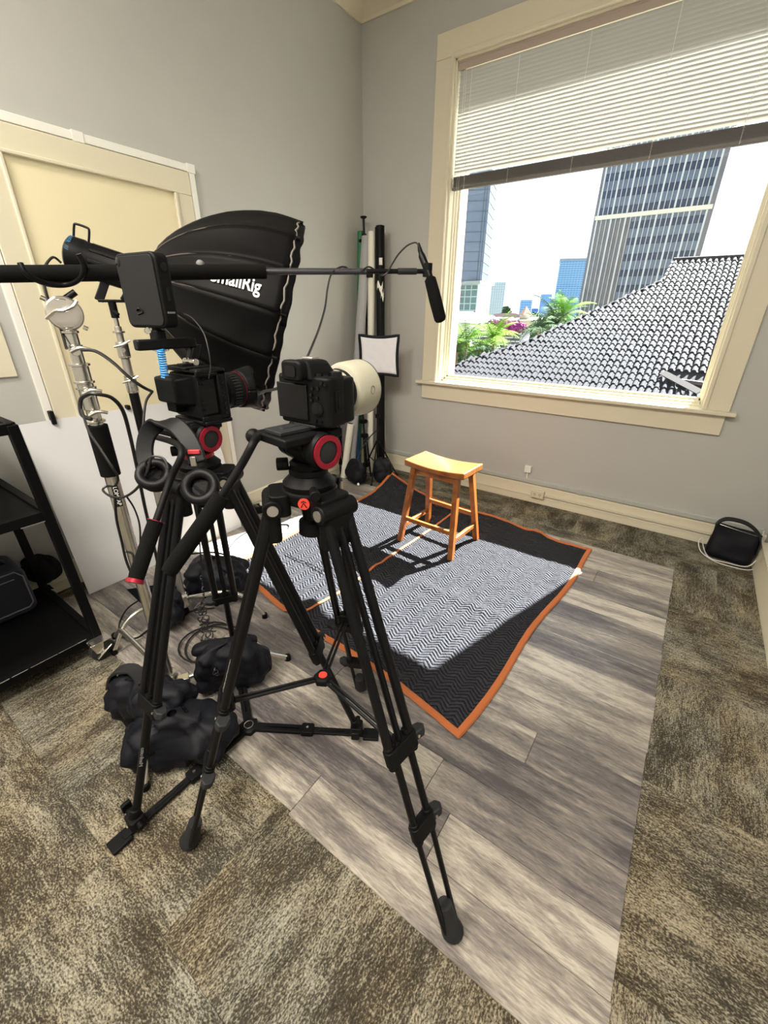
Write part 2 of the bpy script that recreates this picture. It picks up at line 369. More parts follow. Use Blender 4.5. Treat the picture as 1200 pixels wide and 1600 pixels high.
for x in xs:
    b = B().tube([(x, by-.016, 3.06), (x, by-.016, 2.37)], .0011, 5).tube([(x, by+.016, 3.06), (x, by+.016, 2.37)], .0011, 5); b.build('ladder_cord', wirew, blind)
    g = B()
    for k in range(8): g.tube([(x-.012+.003*k, by-.018-.002*(k % 2), 2.455-.011*k), (x+.012-.002*k, by-.02, 2.45-.011*k)], .001, 5)
    g.build('cord_loop', hm, blind)
for x in (bx0+.05, bx0+.065): B().tube(smooth([(x, by-.03, 3.06), (x+.003, by-.032, 2.7), (x-.004, by-.03, 2.3), (x-.004, by-.03, 1.6)], 5), .0009, 5).build('pull_cord', wirew, blind)
# ---- door 1 on the left wall
door = struct('door_1', B().bb((XL-.0, .94, .01), (XL+.012, 1.742, 2.13)), doorm, .002)
b = B().bb((XL, .825, 0), (XL+.022, .94, 2.13)).bb((XL, 1.742, 0), (XL+.022, 1.86, 2.13)).bb((XL, .825, 2.13), (XL+.022, 1.86, 2.245))
b.bb((XL+.001, .925, 0), (XL+.034, .941, 2.129)).bb((XL+.001, 1.741, 0), (XL+.034, 1.757, 2.129)).bb((XL+.001, .925, 2.129), (XL+.034, 1.757, 2.145)); b.build('door_casing', trimm, door, .004)
rw = B().bb((XL, .785, 0), (XL+.02, .822, 2.28)).bb((XL, 1.863, 0), (XL+.02, 1.90, 2.28)).bb((XL, .785, 2.248), (XL+.02, 1.90, 2.285))
rw.build('cable_raceway', whitep, door, .003)
g = B()
for yy in (1.28, 1.88, .80): g.bb((XL, yy-.026, 2.244), (XL+.024, yy+.026, 2.289))
g.build('raceway_coupling', whitep, door, .002)
# ceiling light behind the camera (the room's own light)
em = bpy.data.materials.new('lamp_diffuser'); em.use_nodes = True; n, l = N(em); n['Principled BSDF'].inputs['Emission Color'].default_value = (1, .93, .80, 1); n['Principled BSDF'].inputs['Emission Strength'].default_value = 6.0
for k, (lx, ly) in enumerate(((-1.75, -.75), (-.1, -.75))):
    cl = thing('ceiling_light', (lx, ly, ZC), ('left', 'right')[k]+' one of two long ceiling lights behind the photographer', 'light', 'ceiling lights behind the camera')
    B().bb((lx-.32, ly-.62, ZC-.06), (lx+.32, ly+.62, ZC)).build('housing', whitep, cl, .004)
    B().bb((lx-.28, ly-.58, ZC-.066), (lx+.28, ly+.58, ZC-.061)).build('diffuser', em, cl)
    ld = bpy.data.lights.new('ceiling_lamp', 'AREA'); ld.shape = 'RECTANGLE'; ld.size = .56; ld.size_y = 1.16; ld.energy = ROOMLIGHT; ld.color = (1.0, .93, .82)
    lo = bpy.data.objects.new('ceiling_lamp', ld); col.objects.link(lo); lo.location = (lx, ly, ZC-.08)
# wall fittings
jb = thing('junction_box', aty(826, 740, YW), 'small white square box on the wall above the outlet', 'box')
p0 = aty(826, 732, YW); B().bb((p0.x-.028, YW-.03, p0.z-.03), (p0.x+.028, YW, p0.z+.03)).build('box_body', whitep, jb, .004)
B().bb((p0.x-.008, YW-.012, .20), (p0.x+.006, YW-.001, p0.z-.03)).build('conduit', whitep, jb, .002)
ob = thing('wall_outlet', (aty(840, 772, YW-.03).x, YW-.02, .06), 'cream surface outlet box on the baseboard under the small white box', 'outlet')
p0 = aty(840, 772, YW-.04)
B().bb((p0.x-.055, YW-.055, p0.z-.034), (p0.x+.055, YW-.02, p0.z+.034)).build('outlet_box', trimm, ob, .004)
g = B()
for sx_ in (-.022, .022):
    for q in (-.006, .006): g.bb((p0.x+sx_+q-.0015, YW-.0565, p0.z-.006), (p0.x+sx_+q+.0015, YW-.055, p0.z+.008))
    g.cyl((p0.x+sx_, YW-.0565, p0.z-.014), (p0.x+sx_, YW-.055, p0.z-.014), .003, n=8)
g.build('socket', blkp, ob)['kind'] = 'stuff'
B().bb((p0.x+.055, YW-.04, p0.z-.012), (XR-.05, YW-.025, p0.z+.008)).build('surface_conduit', trimm, ob, .002)
sw = thing('wall_plate', atx(2, 545, XL), 'cream wall plate left of the door casing', 'wall plate')
p0 = atx(0, 545, XL); B().bb((XL, p0.y-.09, p0.z-.13), (XL+.012, p0.y+.03, p0.z+.13)).build('plate', trimm, sw, .003)
# ---- loose plank floor laid over the carpet
def plank_mat():
    m = mat('vinyl_plank', (.4, .36, .32), .30, spec=.5); n, l = N(m); p = n['Principled BSDF']; tcn = n.new('ShaderNodeTexCoord'); oi = n.new('ShaderNodeObjectInfo')
    def mth(op, a, b):
        q = n.new('ShaderNodeMath'); q.operation = op
        for i, k in enumerate((a, b)):
            if isinstance(k, (int, float)): q.inputs[i].default_value = k
            else: l.new(k, q.inputs[i])
        return q.outputs[0]
    r9 = mth('MULTIPLY', oi.outputs['Random'], 51.0); cb = n.new('ShaderNodeCombineXYZ'); l.new(r9, cb.inputs[0]); l.new(r9, cb.inputs[2])
    ad = n.new('ShaderNodeVectorMath'); l.new(tcn.outputs['Object'], ad.inputs[0]); l.new(cb.outputs[0], ad.inputs[1])
    def nz(s_, scale, det, dist=0.0):
        mp = n.new('ShaderNodeMapping'); mp.inputs['Scale'].default_value = s_; l.new(ad.outputs[0], mp.inputs[0])
        t = n.new('ShaderNodeTexNoise'); t.inputs['Scale'].default_value = scale; t.inputs['Detail'].default_value = det; t.inputs['Distortion'].default_value = dist; l.new(mp.outputs[0], t.inputs['Vector']); return t.outputs['Fac']
    a = nz((1, 7, 1), 1.6, 4, .6); g = nz((1, 7, 1), 7, 7, 1.4); fn_ = nz((1, 8, 1), 42, 6)
    wv = n.new('ShaderNodeTexWave'); wv.wave_type = 'RINGS'; wv.inputs['Scale'].default_value = 4.0; wv.inputs['Distortion'].default_value = 7.0; wv.inputs['Detail'].default_value = 3; wv.inputs['Detail Scale'].default_value = 1.2
    mp = n.new('ShaderNodeMapping'); mp.inputs['Scale'].default_value = (.55, 3.2, 1); l.new(ad.outputs[0], mp.inputs[0]); l.new(mp.outputs[0], wv.inputs['Vector'])
    s = mth('ADD', mth('MULTIPLY', a, .8), mth('ADD', mth('MULTIPLY', g, .62), mth('ADD', mth('MULTIPLY', wv.outputs['Fac'], .18), mth('MULTIPLY', fn_, .55))))
    s = mth('ADD', s, mth('MULTIPLY', mth('SUBTRACT', oi.outputs['Random'], .5), .34))
    r = n.new('ShaderNodeValToRGB'); l.new(mth('MULTIPLY', mth('SUBTRACT', s, .66), 1.3), r.inputs[0]); e = r.color_ramp.elements
    e[0].position = .08; e[0].color = (.075, .066, .068, 1); e[1].position = .92; e[1].color = (.50, .455, .385, 1)
    q = e.new(.35); q.color = (.155, .137, .132, 1); q = e.new(.58); q.color = (.26, .23, .20, 1)
    l.new(r.outputs[0], p.inputs['Base Color'])
    bp = n.new('ShaderNodeBump'); bp.inputs['Strength'].default_value = .25; bp.inputs['Distance'].default_value = .001; l.new(fn_, bp.inputs['Height']); l.new(bp.outputs[0], p.inputs['Normal'])
    return m
plank = plank_mat()
pf = thing('plank_flooring', (-1.2, 1.75, 0), 'loose laid grey wood look plank floor over the carpet', 'flooring')
PZ = .006; PW = .1565; rnd = random.Random(11)
for r_ in range(16):
    y0 = .5+PW*r_; xr = .218+rnd.uniform(-.003, .003); x = xr; first = rnd.uniform(.35, 1.22)
    if r_ == 0: first = .948; xr = x = .222
    k = 0
    while x > -2.60:
        L = first if k == 0 else 1.22; x0 = max(x-L, -2.62); off = .012 if (r_ == 0 and k > 0) else 0
        g = B().bb((x0-(x0+x)/2+.0008, -PW/2+.0008+off, 0), (x-(x0+x)/2-.0008, PW/2-.0008, PZ))
        o = g.build('plank', plank, None, .0012, flat=True, org=(0, 0, 0), seg=1); o.parent = pf; o.location = V(((x0+x)/2, y0+PW/2, rnd.uniform(0, .0004)))-WORLD[pf.name]
        x = x0; k += 1
# ================================================================== OUTSIDE
groundm = mat('ground', (.16, .18, .13), .9, var=.2, vscale=.05)
struct('trim_5', B().bb((-400, 14, -9.2), (300, 700, -9)), groundm).name = 'ground'
# --- tiled roof of the next building: plane y from eave upward
ROT = mat('roof_tile', (.030, .030, .036), .9, spec=.06, bump=.5, bscale=12, var=.25, vscale=1.3)
oi = ROT.node_tree.nodes.new('ShaderNodeObjectInfo')
YE, ZE, SL = 18.0, -1.04, 0.5
def onroof(x, y):
    r = ray((x, y)); # CAM.z + r.z t = ZE + SL*(r.y t - YE)
    t = (ZE - SL*YE - CAM.z)/(r.z - SL*r.y); return CAM + r*t
CW, RL = .235, .40
sn = V((0, 1, SL)).normalized(); up_n = V((0, -SL, 1)).normalized()
hip = [onroof(*p) for p in ((1052, 407), (1036, 438), (982, 463), (898, 501), (815, 538), (707, 573), (640, 600))]
def hipx(y):
    for a, b_ in zip(hip[:-1], hip[1:]):
        if b_.y <= y <= a.y: return a.x+(b_.x-a.x)*(a.y-y)/(a.y-b_.y)
    return hip[-1].x if y < hip[-1].y else hip[0].x
roof = thing('tiled_roof', (-2, YE, -9), 'large hipped roof of grey barrel tiles right outside the window', 'roof')
hp = [(p.x-.05, p.y, p.z-.05) for p in hip] ; ridge_y = hip[0].y
top = [(p.x, p.y, p.z-.05) for p in hip] + [(9, ridge_y, hip[0].z-.05), (9, YE, ZE-.05), (hip[-1].x, hip[-1].y, hip[-1].z-.05)]
g = B(); nn_ = len(top)-1; pts = top[:-1]; back = [(x, y, z-.25) for i, (x, y, z) in enumerate(pts)]
g.add(pts+back, [])
for a, b_ in zip(hip[:-1], hip[1:]):
    q = [(a.x, a.y, a.z-.05), (b_.x, b_.y, b_.z-.05), (9, b_.y, b_.z-.05), (9, a.y, a.z-.05)]; g.add(q+[(x, y, z-.2) for x, y, z in q], [(0, 1, 2, 3), (7, 6, 5, 4), (0, 4, 5, 1), (1, 5, 6, 2), (2, 6, 7, 3), (3, 7, 4, 0)])
g.build('roof_deck', mat('roof_deck', (.035, .034, .038), .95, spec=.05), roof, flat=True)
B().bb((hip[-1].x+1, YE+.5, -9), (9, ridge_y+5, ZE-.25)).build('wall', mat('far_wall', (.5, .42, .36), .8), roof)
# one barrel tile (cover arch) + pan edge
def tile_geo(b, x, s, dz=0):
    """x across, s along the slope from the eave"""
    o = V((x, YE, ZE)) + sn*s + up_n*(.0+dz)
    vs = []; n_ = 6; R_ = CW*.33
    for k in range(2):
        c = o + sn*(RL*1.12*k) + up_n*(.03 if k == 0 else .0); rr = R_*(1.0 if k == 0 else .86)
        for i in range(n_+1): a = math.pi*i/n_; vs.append(c + V((1, 0, 0))*(-math.cos(a)*rr) + up_n*(math.sin(a)*rr*.95))
        for i in (1, 2, 3): a = math.pi*i/4; vs.append(c + V((1, 0, 0))*(R_ + (CW-2*R_)*(i/3 if i < 3 else 1.05)) + up_n*(-.028*math.sin(a)))
    m_ = len(vs)//2; fs = [(i, i+1, m_+i+1, m_+i) for i in range(m_-1)] + [tuple(range(n_, -1, -1))]
    b.add(vs, fs)
rnd = random.Random(3); cells = []
notch = [onroof(1035, 586), onroof(1110, 590), onroof(1110, 640), onroof(1092, 622)]
for ci in range(int((1.6+12)/CW)):
    x = 1.6-ci*CW
    rr_ = 0
    while True:
        s = rr_*RL; y = YE+sn.y*s; rr_ += 1
        if y > ridge_y-.2: break
        if x < hipx(y)+.02: continue
        pz = V((x, y, ZE+SL*(y-YE)))
        # notch where the upper roof ends over the lower piece
        if x > notch[0].x and y < notch[0].y-.05 : 
            if (x-notch[0].x)*.62 + (notch[0].y-y) * .0 > (y-YE)*-1+.0 and y > YE + max(0, 1.0-(x-notch[0].x)*1.0): continue
        cells.append(((pz-CAM).length + abs(x+1)*.2, x, s))
cells.sort()
for i, (d_, x, s) in enumerate(cells[:300]):
    if i == 0:
        g = B(); tile_geo(g, 0, 0); t0 = g.build('roof_tile', ROT, roof); 
        WORLD['t0'] = WORLD[roof.name]
    o = t0 if i == 0 else t0.copy()
    if i: col.objects.link(o)
    o.location = V((x+rnd.uniform(-.008, .008), 0, 0))+sn*s+up_n*rnd.uniform(-.006, .01); o.rotation_euler[2] = 0
g = B()
for d_, x, s in cells[300:]: tile_geo(g, x+rnd.uniform(-.008, .008), s, rnd.uniform(-.006, .01))
o = g.build('far_tiles', ROT, roof); o['kind'] = 'stuff'
g = B()
for a, b_ in zip(hip[:-1], hip[1:]):
    n_ = max(1, int((b_-a).length/.42))
    for k in range(n_):
        p, q = a.lerp(b_, k/n_), a.lerp(b_, (k+1.1)/n_); g.loft([(p+V((0, 0, .0)), .06), (q+V((0, 0, .02)), .07)], 8)
g.loft([(hip[0]+V((0, 0, .02)), .11), (V((9, ridge_y, hip[0].z+.02)), .11)], 8)
o = g.build('ridge_cap', ROT, roof); o['kind'] = 'stuff'
fl = B().strap([onroof(1034, 587)+V((0, -.1, .12)), onroof(1092, 618)+V((0, -.1, .12))], .28, .03, (0, 1, .5)); fl.build('valley_flashing', mat('flashing', (.035, .032, .034), .9, spec=.05), roof)
B().bar(onroof(1040, 590)+V((0, -.15, -.02)), onroof(1125, 600)+V((0, -.15, -.05)), .1, .12).build('fascia', mat('fascia', (.10, .07, .065), .7), roof)
# --- towers
def grid_tower(name, label, cx0, cx1, y, z0, z1, depth, wallc, winc, nx, nz_, fins=0, finc=None, bandfrac=.42, yaw=0, roofc=None):
    t = thing(name, ((cx0+cx1)/2, y, z0), label, 'building')
    M = frame((cx0, y, 0), yaw); W_ = cx1-cx0
    B(M).bb((0, 0, z0), (W_, depth, z1)).build('facade', wallc, t)
    g = B(M); H_ = (z1-z0)/nz_
    for k in range(nz_):
        for i in range(nx):
            a = W_*(i+.12)/nx; c_ = W_*(i+.88)/nx
            g.bb((a, -.12, z0+H_*(k+.3)), (c_, .05, z0+H_*(k+.3+bandfrac)))
    o = g.build('window', winc, t, flat=True); o['kind'] = 'stuff'
    if fins:
        g = B(M)
        for i in range(fins+1): 
            x = W_*i/fins; wd = .42 if i % 3 == 0 else .16
            g.bb((x-wd/2, -.55, z0), (x+wd/2, .02, z1))
        o = g.build('fin', finc, t, flat=True); o['kind'] = 'stuff'
    if roofc: B(M).bb((-.5, -.5, z1), (W_+.5, depth, z1+1.2)).build('parapet', roofc, t)
    return t
s_ = 155/80
cg = mat('tower_panel', (.125, .145, .205), .45, spec=.2, var=.15, vscale=.03); cwn = mat('tower_glass', (.030, .04, .075), .2, spec=.3); cf = mat('tower_fin', (.36, .35, .38), .6)
bt = grid_tower('office_tower', 'huge dark office tower with white vertical fins filling the window centre', -17.65*s_, -4.1*s_, 155, -9, 46, 14, cg, cwn, 21, 14, 21, cf, .45)
g = B().bb((-17.65*s_-.9, 154.6, -9), (-17.65*s_, 168, 46)).bb((-4.1*s_, 154.5, -9), (-4.1*s_+1.3, 169, 46)); g.build('corner_pier', mat('tower_dark', (.09, .08, .10), .5), bt)
B().bb((-17.65*s_-.6, 154.2, 26.4), (-4.1*s_+1, 154.9, 27.4)).build('floor_band', mat('tower_band', (.45, .40, .36), .6), bt)
B().bb((-17.6*s_, 154.86, -9), (-13.0*s_, 155.0, 26)).build('reflecting_panel', mat('tower_reflect', (.10, .085, .085), .3, var=.6, vscale=.25), bt)
# left glass tower
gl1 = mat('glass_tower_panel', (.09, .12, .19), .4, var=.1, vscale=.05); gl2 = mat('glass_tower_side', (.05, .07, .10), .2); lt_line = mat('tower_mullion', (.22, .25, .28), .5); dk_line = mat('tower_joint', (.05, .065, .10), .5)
tt = thing('glass_tower', (-45, 95, -9), 'blue glass tower at the left edge of the window with an overhanging upper block', 'building')
c0 = aty(760, 360, 90); X0 = c0.x
zb = aty(755, 440, 90).z; z1_ = 60
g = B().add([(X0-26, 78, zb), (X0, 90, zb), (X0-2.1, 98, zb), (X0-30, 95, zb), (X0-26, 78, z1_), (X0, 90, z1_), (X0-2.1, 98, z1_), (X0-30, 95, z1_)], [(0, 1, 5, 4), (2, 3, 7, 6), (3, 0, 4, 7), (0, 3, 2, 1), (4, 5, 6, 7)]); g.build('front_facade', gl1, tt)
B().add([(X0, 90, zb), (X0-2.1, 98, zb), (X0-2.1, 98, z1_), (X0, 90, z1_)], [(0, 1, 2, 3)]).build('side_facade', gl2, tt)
g = B(); g2 = B()
for k in range(28):
    z = zb+.2+k*1.65
    g.bar((X0-26, 77.9, z), (X0-.05, 89.9, z), .06, .07); g2.bar((X0+.02, 90, z), (X0-2.05, 98, z), .12, .14)
for f_ in (.06, .13, .8, .87, .94): a = V((X0, 90, 0)).lerp(V((X0-26, 78, 0)), f_*.25); g.bar((a.x, a.y-.1, zb), (a.x, a.y-.1, z1_), .07, .07, (1, 0, 0))
o = g.build('joint_line', dk_line, tt, flat=True); o['kind'] = 'stuff'; o = g2.build('mullion', lt_line, tt, flat=True); o['kind'] = 'stuff'
xb = aty(745, 470, 92).x
B().add([(xb-22, 92, -9), (xb, 92, -9), (xb-3.5, 100, -9), (xb-24, 100, -9), (xb-22, 92, zb), (xb, 92, zb), (xb-3.5, 100, zb), (xb-24, 100, zb)], [(0, 1, 5, 4), (1, 2, 6, 5), (2, 3, 7, 6), (3, 0, 4, 7), (4, 5, 6, 7)]).build('base_block', mat('tower_base', (.10, .16, .20), .2, var=.3, vscale=.3), tt)
B().bb((X0-20, 88.5, zb-.5), (X0+.4, 96, zb+.1)).build('soffit', lt_line, tt)
g = B()
for k in range(7): g.bb((xb-22, 91.85, zb-1.3*k-.08), (xb, 92, zb-1.3*k+.08))
for k in range(16): g.bb((xb-1.4*k-.07, 91.85, -9), (xb-1.4*k+.07, 92, zb))
o = g.build('mullion', mat('base_mullion', (.35, .48, .5), .5), tt, flat=True); o['kind'] = 'stuff'
def px_tower(name, label, xl, xr, ytop, ybot, Y, wc, gc, nx, nz_, depth=12, cap=None):
    a = aty(xl, ytop, Y); b_ = aty(xr, ytop, Y); z0 = -9
    return grid_tower(name, label, a.x, b_.x, Y, z0, a.z, depth, wc, gc, nx, nz_, roofc=cap, yaw=math.degrees(math.atan2(-a.x, Y))+1)
bl1 = mat('pale_blue_tower', (.14, .24, .42), .5, spec=.2); bl2 = mat('blue_tower_glass', (.045, .13, .32), .4, spec=.2); wt = mat('pale_tower', (.34, .38, .45), .5); bl3 = mat('tower_window_dark', (.07, .11, .20), .4); cpm = mat('tower_cap', (.12, .14, .22), .5)
px_tower('apartment_tower', 'slab tower with pale blue glass beside the dark office tower', 876, 916, 408, 495, 300, bl1, bl2, 9, 34, 18, cpm)
t = px_tower('slim_tower', 'slim white tower with a pointed blue roof left of centre', 769, 789, 441, 490, 330, wt, bl3, 6, 30, 14)
a = aty(769, 441, 330); b_ = aty(789, 441, 330); cxm = (a.x+b_.x)/2; PYR = frame((a.x, 330, 0), math.degrees(math.atan2(-a.x, 330))+1); pw = b_.x-a.x
B(PYR).add([(0, 0, a.z), (pw, 0, a.z), (pw, 14, a.z), (0, 14, a.z), (pw/2, 7, a.z+4.5)], [(0, 1, 4), (1, 2, 4), (2, 3, 4), (3, 0, 4)]).build('pyramid_roof', mat('teal_roof', (.10, .33, .42), .4), t)
px_tower('blue_block', 'small solid blue tower on the far skyline', 814, 831, 469, 490, 400, bl2, bl1, 5, 12)
px_tower('far_tower', 'tall pale blue tower standing left of the slab tower', 846, 862, 460, 500, 420, bl1, bl2, 6, 24)
px_tower('narrow_tower', 'narrow blue tower touching the right side of the tall pale one', 861, 868, 467, 500, 425, bl2, bl1, 3, 20)
px_tower('skyline_block', 'low blue block between two far towers', 831, 841, 482, 495, 430, bl1, bl2, 4, 6)
px_tower('roof_peek_tower', 'pale gridded tower top showing just above the tiled roof ridge', 1085, 1099, 389, 420, 220, wt, bl2, 4, 20)
# low buildings
crm = mat('cream_stucco', (.28, .24, .18), .8); wh = mat('white_canopy', (.4, .4, .42), .6); pnk = mat('pink_roof', (.30, .17, .14), .8)
def hip_house(name, label, xl, xr, yt, Y, roofm, wallm_, h=2.2, dep=10):
    a = aty(xl, yt, Y); b_ = aty(xr, yt, Y); t = thing(name, ((a.x+b_.x)/2, Y, -9), label, 'building')
    B().bb((a.x, Y, -9), (b_.x, Y+dep, a.z)).build('wall', wallm_, t)
    mx_ = (a.x+b_.x)/2; q = (b_.x-a.x)*.25
    B().add([(a.x-.4, Y-.4, a.z), (b_.x+.4, Y-.4, a.z), (b_.x+.4, Y+dep, a.z), (a.x-.4, Y+dep, a.z), (mx_-q, Y+dep/2, a.z+h), (mx_+q, Y+dep/2, a.z+h)], [(0, 1, 5, 4), (1, 2, 5), (2, 3, 4, 5), (3, 0, 4), (0, 3, 2, 1)]).build('roof', roofm, t, flat=True)
    return t
hip_house('canopy_tent', 'white peaked canopy at the far left behind the palms', 690, 735, 503, 60, wh, wh, 1.4, 6)
hip_house('canopy_tent', 'second white peaked canopy beside the bougainvillea', 734, 766, 505, 72, wh, wh, 1.2, 6)
hip_house('pink_roof_house', 'low house with a pink tiled roof under the slim tower', 752, 800, 497, 110, pnk, crm, 1.2, 14)
t = hip_house('cream_house', 'cream villa wall with a small window right of the bougainvillea', 795, 832, 500, 75, wh, crm, .5, 10)
p = aty(821, 519, 75); B().bb((p.x-.35, 74.9, p.z-.5), (p.x+.35, 75, p.z+.5)).build('window', bl3, t)
p = aty(816, 494, 75); B().bb((p.x-.8, 76, p.z-.6), (p.x+.8, 78, p.z+.2)).build('turret', crm, t); B().loft([(p+V((0, 1.5, .2)), 1.1), (p+V((0, 1.5, 1.5)), .05)], 4).build('turret_roof', pnk, t)
# louvered garage wall under the bougainvillea
a = aty(782, 520, 45); b_ = aty(815, 520, 45)
lv = thing('louvered_wall', ((a.x+b_.x)/2, 45, -9), 'dark louvered wall under the flowering vine', 'building')
zt = aty(800, 517, 45).z
B().bb((a.x-3, 45, -9), (b_.x-.1, 48, zt)).build('wall', mat('dark_wall', (.10, .10, .14), .7), lv)
g = B()
for k in range(14): g.box(((a.x-3+b_.x-.1)/2, 44.9, zt-.25-.35*k), (b_.x-.1-a.x+3, .3, .10))
g.build('louver', mat('louver', (.45, .45, .50), .5), lv)['kind'] = 'stuff'
# foliage
def leaf_mat(nm, c): return mat(nm, c, .8, spec=.08, var=.35, vscale=1.5)
lg = leaf_mat('bright_palm_leaf', (.10, .21, .012)); lg2 = leaf_mat('grey_palm_leaf', (.04, .075, .035)); lg3 = leaf_mat('tree_leaf', (.03, .065, .02)); bgv = leaf_mat('bougainvillea_bloom', (.24, .03, .17)); bark = mat('bark', (.12, .09, .06), .9)
def frond(b, o, az, el, L, w_, seed):
    r = random.Random(seed); n_ = 9; d0 = V((math.cos(az)*math.cos(el), math.sin(az)*math.cos(el), math.sin(el))); p = V(o); pts = [p.copy()]
    for k in range(n_): d0 = (d0+V((0, 0, -.17))).normalized(); p = p+d0*L/n_; pts.append(p.copy())
    side = d0.cross(V((0, 0, 1))).normalized()
    for k in range(1, n_+1):
        t = k/n_; ll = w_*(math.sin(math.pi*min(t*.92+.1, 1))+.15); dr = (pts[k]-pts[k-1]).normalized()
        for sg in (-1, 1):
            for h in (0, .5):
                q = pts[k-1].lerp(pts[k], h); tip = q+side*sg*ll+dr*ll*.55+V((0, 0, -.25*ll)); b.add([q-dr*.05*L/3, q+dr*.05*L/3, tip], [(0, 1, 2)])
    b.tube(pts, .02*L/2, 3)
def palm(x, y, Y, L, m, label, seed, nf=15, name='palm_tree'):
    c = aty(x, y, Y); t = thing(name, (c.x, Y, -9), label, 'palm tree', 'palms outside the window'); r = random.Random(seed); g = B()
    for k in range(nf): frond(g, c, 2*math.pi*k/nf+r.uniform(-.2, .2), r.uniform(.15, 1.35), L*r.uniform(.8, 1.1), L*.28, seed*50+k)
    g.build('crown', m, t, flat=True)['kind'] = 'stuff'
    B().tube([(c.x, Y, -9), (c.x+.1, Y, c.z)], .12, 6).build('trunk', bark, t)
palm(727, 538, 34, 2.6, lg, 'bright green palm at the left edge of the window view', 1, 16)
palm(712, 550, 33, 2.2, lg2, 'grey green palm lowest at the left window edge', 2)
palm(771, 528, 33, 2.5, lg, 'bright green palm below the pink flowers', 3, 17)
palm(752, 548, 32, 2.0, lg2, 'dull palm between the two bright green palms', 4)
palm(880, 494, 48, 3.2, lg, 'palm with a bright yellow green crown at the edge of the dark tower', 5, 16)
palm(868, 506, 46, 3.4, lg2, 'large grey green palm behind the roof hip', 6, 20)
palm(840, 516, 44, 3.0, lg2, 'low palm right of the cream villa', 7, 16)
def bushy(name, cat, label, pts, Y, R_, m, n_, seed, sz=.35):
    r = random.Random(seed); c0 = aty(*pts[0], Y); t = thing(name, (c0.x, Y, -9), label, cat); g = B(); gi = B()
    for (x, y) in pts:
        c = aty(x, y, Y); gi.ball(c, (R_*.7, R_*.7, R_*.6), 8, 6)
        for k in range(n_):
            d_ = V((r.gauss(0, 1), r.gauss(0, 1), r.gauss(0, 1))).normalized(); q = c+V((d_.x*R_, d_.y*R_, d_.z*R_*.8))*r.uniform(.7, 1.05)
            u = V((r.gauss(0, 1), r.gauss(0, 1), r.gauss(0, 1))).normalized(); v_ = u.cross(d_).normalized(); g.add([q-u*sz*.5, q+v_*sz*.35, q+u*sz*.5, q-v_*sz*.35], [(0, 1, 2, 3)])
    g.build('foliage', m, t, flat=True)['kind'] = 'stuff'; gi.build('inner_crown', m, t); B().tube([(c0.x, Y, -9), c0], .15, 6).build('trunk', bark, t)
bushy('bougainvillea', 'shrub', 'magenta flowering bougainvillea spilling over the louvered wall', [(772, 508), (782, 509), (792, 510), (802, 511), (810, 513), (776, 514), (790, 515)], 44.5, .75, bgv, 240, 4, .3)
bushy('round_tree', 'tree', 'dark round tree among the low houses', [(831, 497), (826, 499), (836, 500)], 100, 1.6, lg3, 160, 5, .6)
bushy('pine_tree', 'tree', 'small dark pine standing right of the slim tower', [(791, 484), (789, 490), (793, 489)], 120, 1.1, lg3, 130, 6, .6)
bushy('round_tree', 'tree', 'blue green tree mass behind the low palm', [(850, 512), (858, 518), (838, 530), (862, 508)], 60, 1.7, lg3, 160, 8, .6)
bushy('hedge', 'shrub', 'leafy undergrowth at the foot of the left palms', [(718, 565), (735, 562), (752, 560), (770, 556), (725, 553), (745, 552)], 38, 1.2, lg2, 200, 9, .5)
# ================================================================== STOOL
wood = mat('honey_wood', (.50, .20, .045), .32, coat=.3); n, l = N(wood); p = n['Principled BSDF']; tcn = n.new('ShaderNodeTexCoord'); mp = n.new('ShaderNodeMapping'); mp.inputs['Scale'].default_value = (6, 40, 6); nz = n.new('ShaderNodeTexNoise'); nz.inputs['Scale'].default_value = 1.6; nz.inputs['Detail'].default_value = 5; nz.inputs['Distortion'].default_value = .8
r = n.new('ShaderNodeValToRGB'); l.new(tcn.outputs['Object'], mp.inputs[0]); l.new(mp.outputs[0], nz.inputs['Vector']); l.new(nz.outputs['Fac'], r.inputs[0]); l.new(r.outputs[0], p.inputs['Base Color'])
r.color_ramp.elements[0].position = .3; r.color_ramp.elements[0].color = (.17, .048, .010, 1); r.color_ramp.elements[1].position = .7; r.color_ramp.elements[1].color = (.36, .125, .026, 1)
SZ = .012
M = frame((-1.225, 2.432, SZ), -3)
stool = thing('saddle_stool', (-1.225, 2.432, SZ), 'honey coloured wooden saddle seat stool standing on the quilted blanket', 'stool')
g = B(M)
def seat(u, v, top):
    x = (u-.5)*.455; y = (v-.5)*.265; return V((x, y, (.578 + .020*(2*(u-.5))**2*1.0 - .002) if top else .545+.006*(2*(u-.5))**2))
nu, nv = 12, 4; vs = [seat(i/nu, j/nv, True) for j in range(nv+1) for i in range(nu+1)] + [seat(i/nu, j/nv, False) for j in range(nv+1) for i in range(nu+1)]
W_ = nu+1; O = W_*(nv+1); fs = [(j*W_+i, j*W_+i+1, (j+1)*W_+i+1, (j+1)*W_+i) for j in range(nv) for i in range(nu)]; fs += [tuple(O+k for k in f[::-1]) for f in fs]
for i in range(nu): fs += [(i, O+i, O+i+1, i+1), (nv*W_+i+1, O+nv*W_+i+1, O+nv*W_+i, nv*W_+i)]
for j in range(nv): fs += [((j+1)*W_, O+(j+1)*W_, O+j*W_, j*W_), (j*W_+nu, O+j*W_+nu, O+(j+1)*W_+nu, (j+1)*W_+nu)]
g.add(vs, fs); g.build('seat', wood, stool, .008, seg=3)
feet = {(-1, -1): (-.205, -.185), (1, -1): (.215, -.185), (-1, 1): (-.215, .20), (1, 1): (.215, .18)}
tops = {k: (k[0]*.165, k[1]*.095) for k in feet}
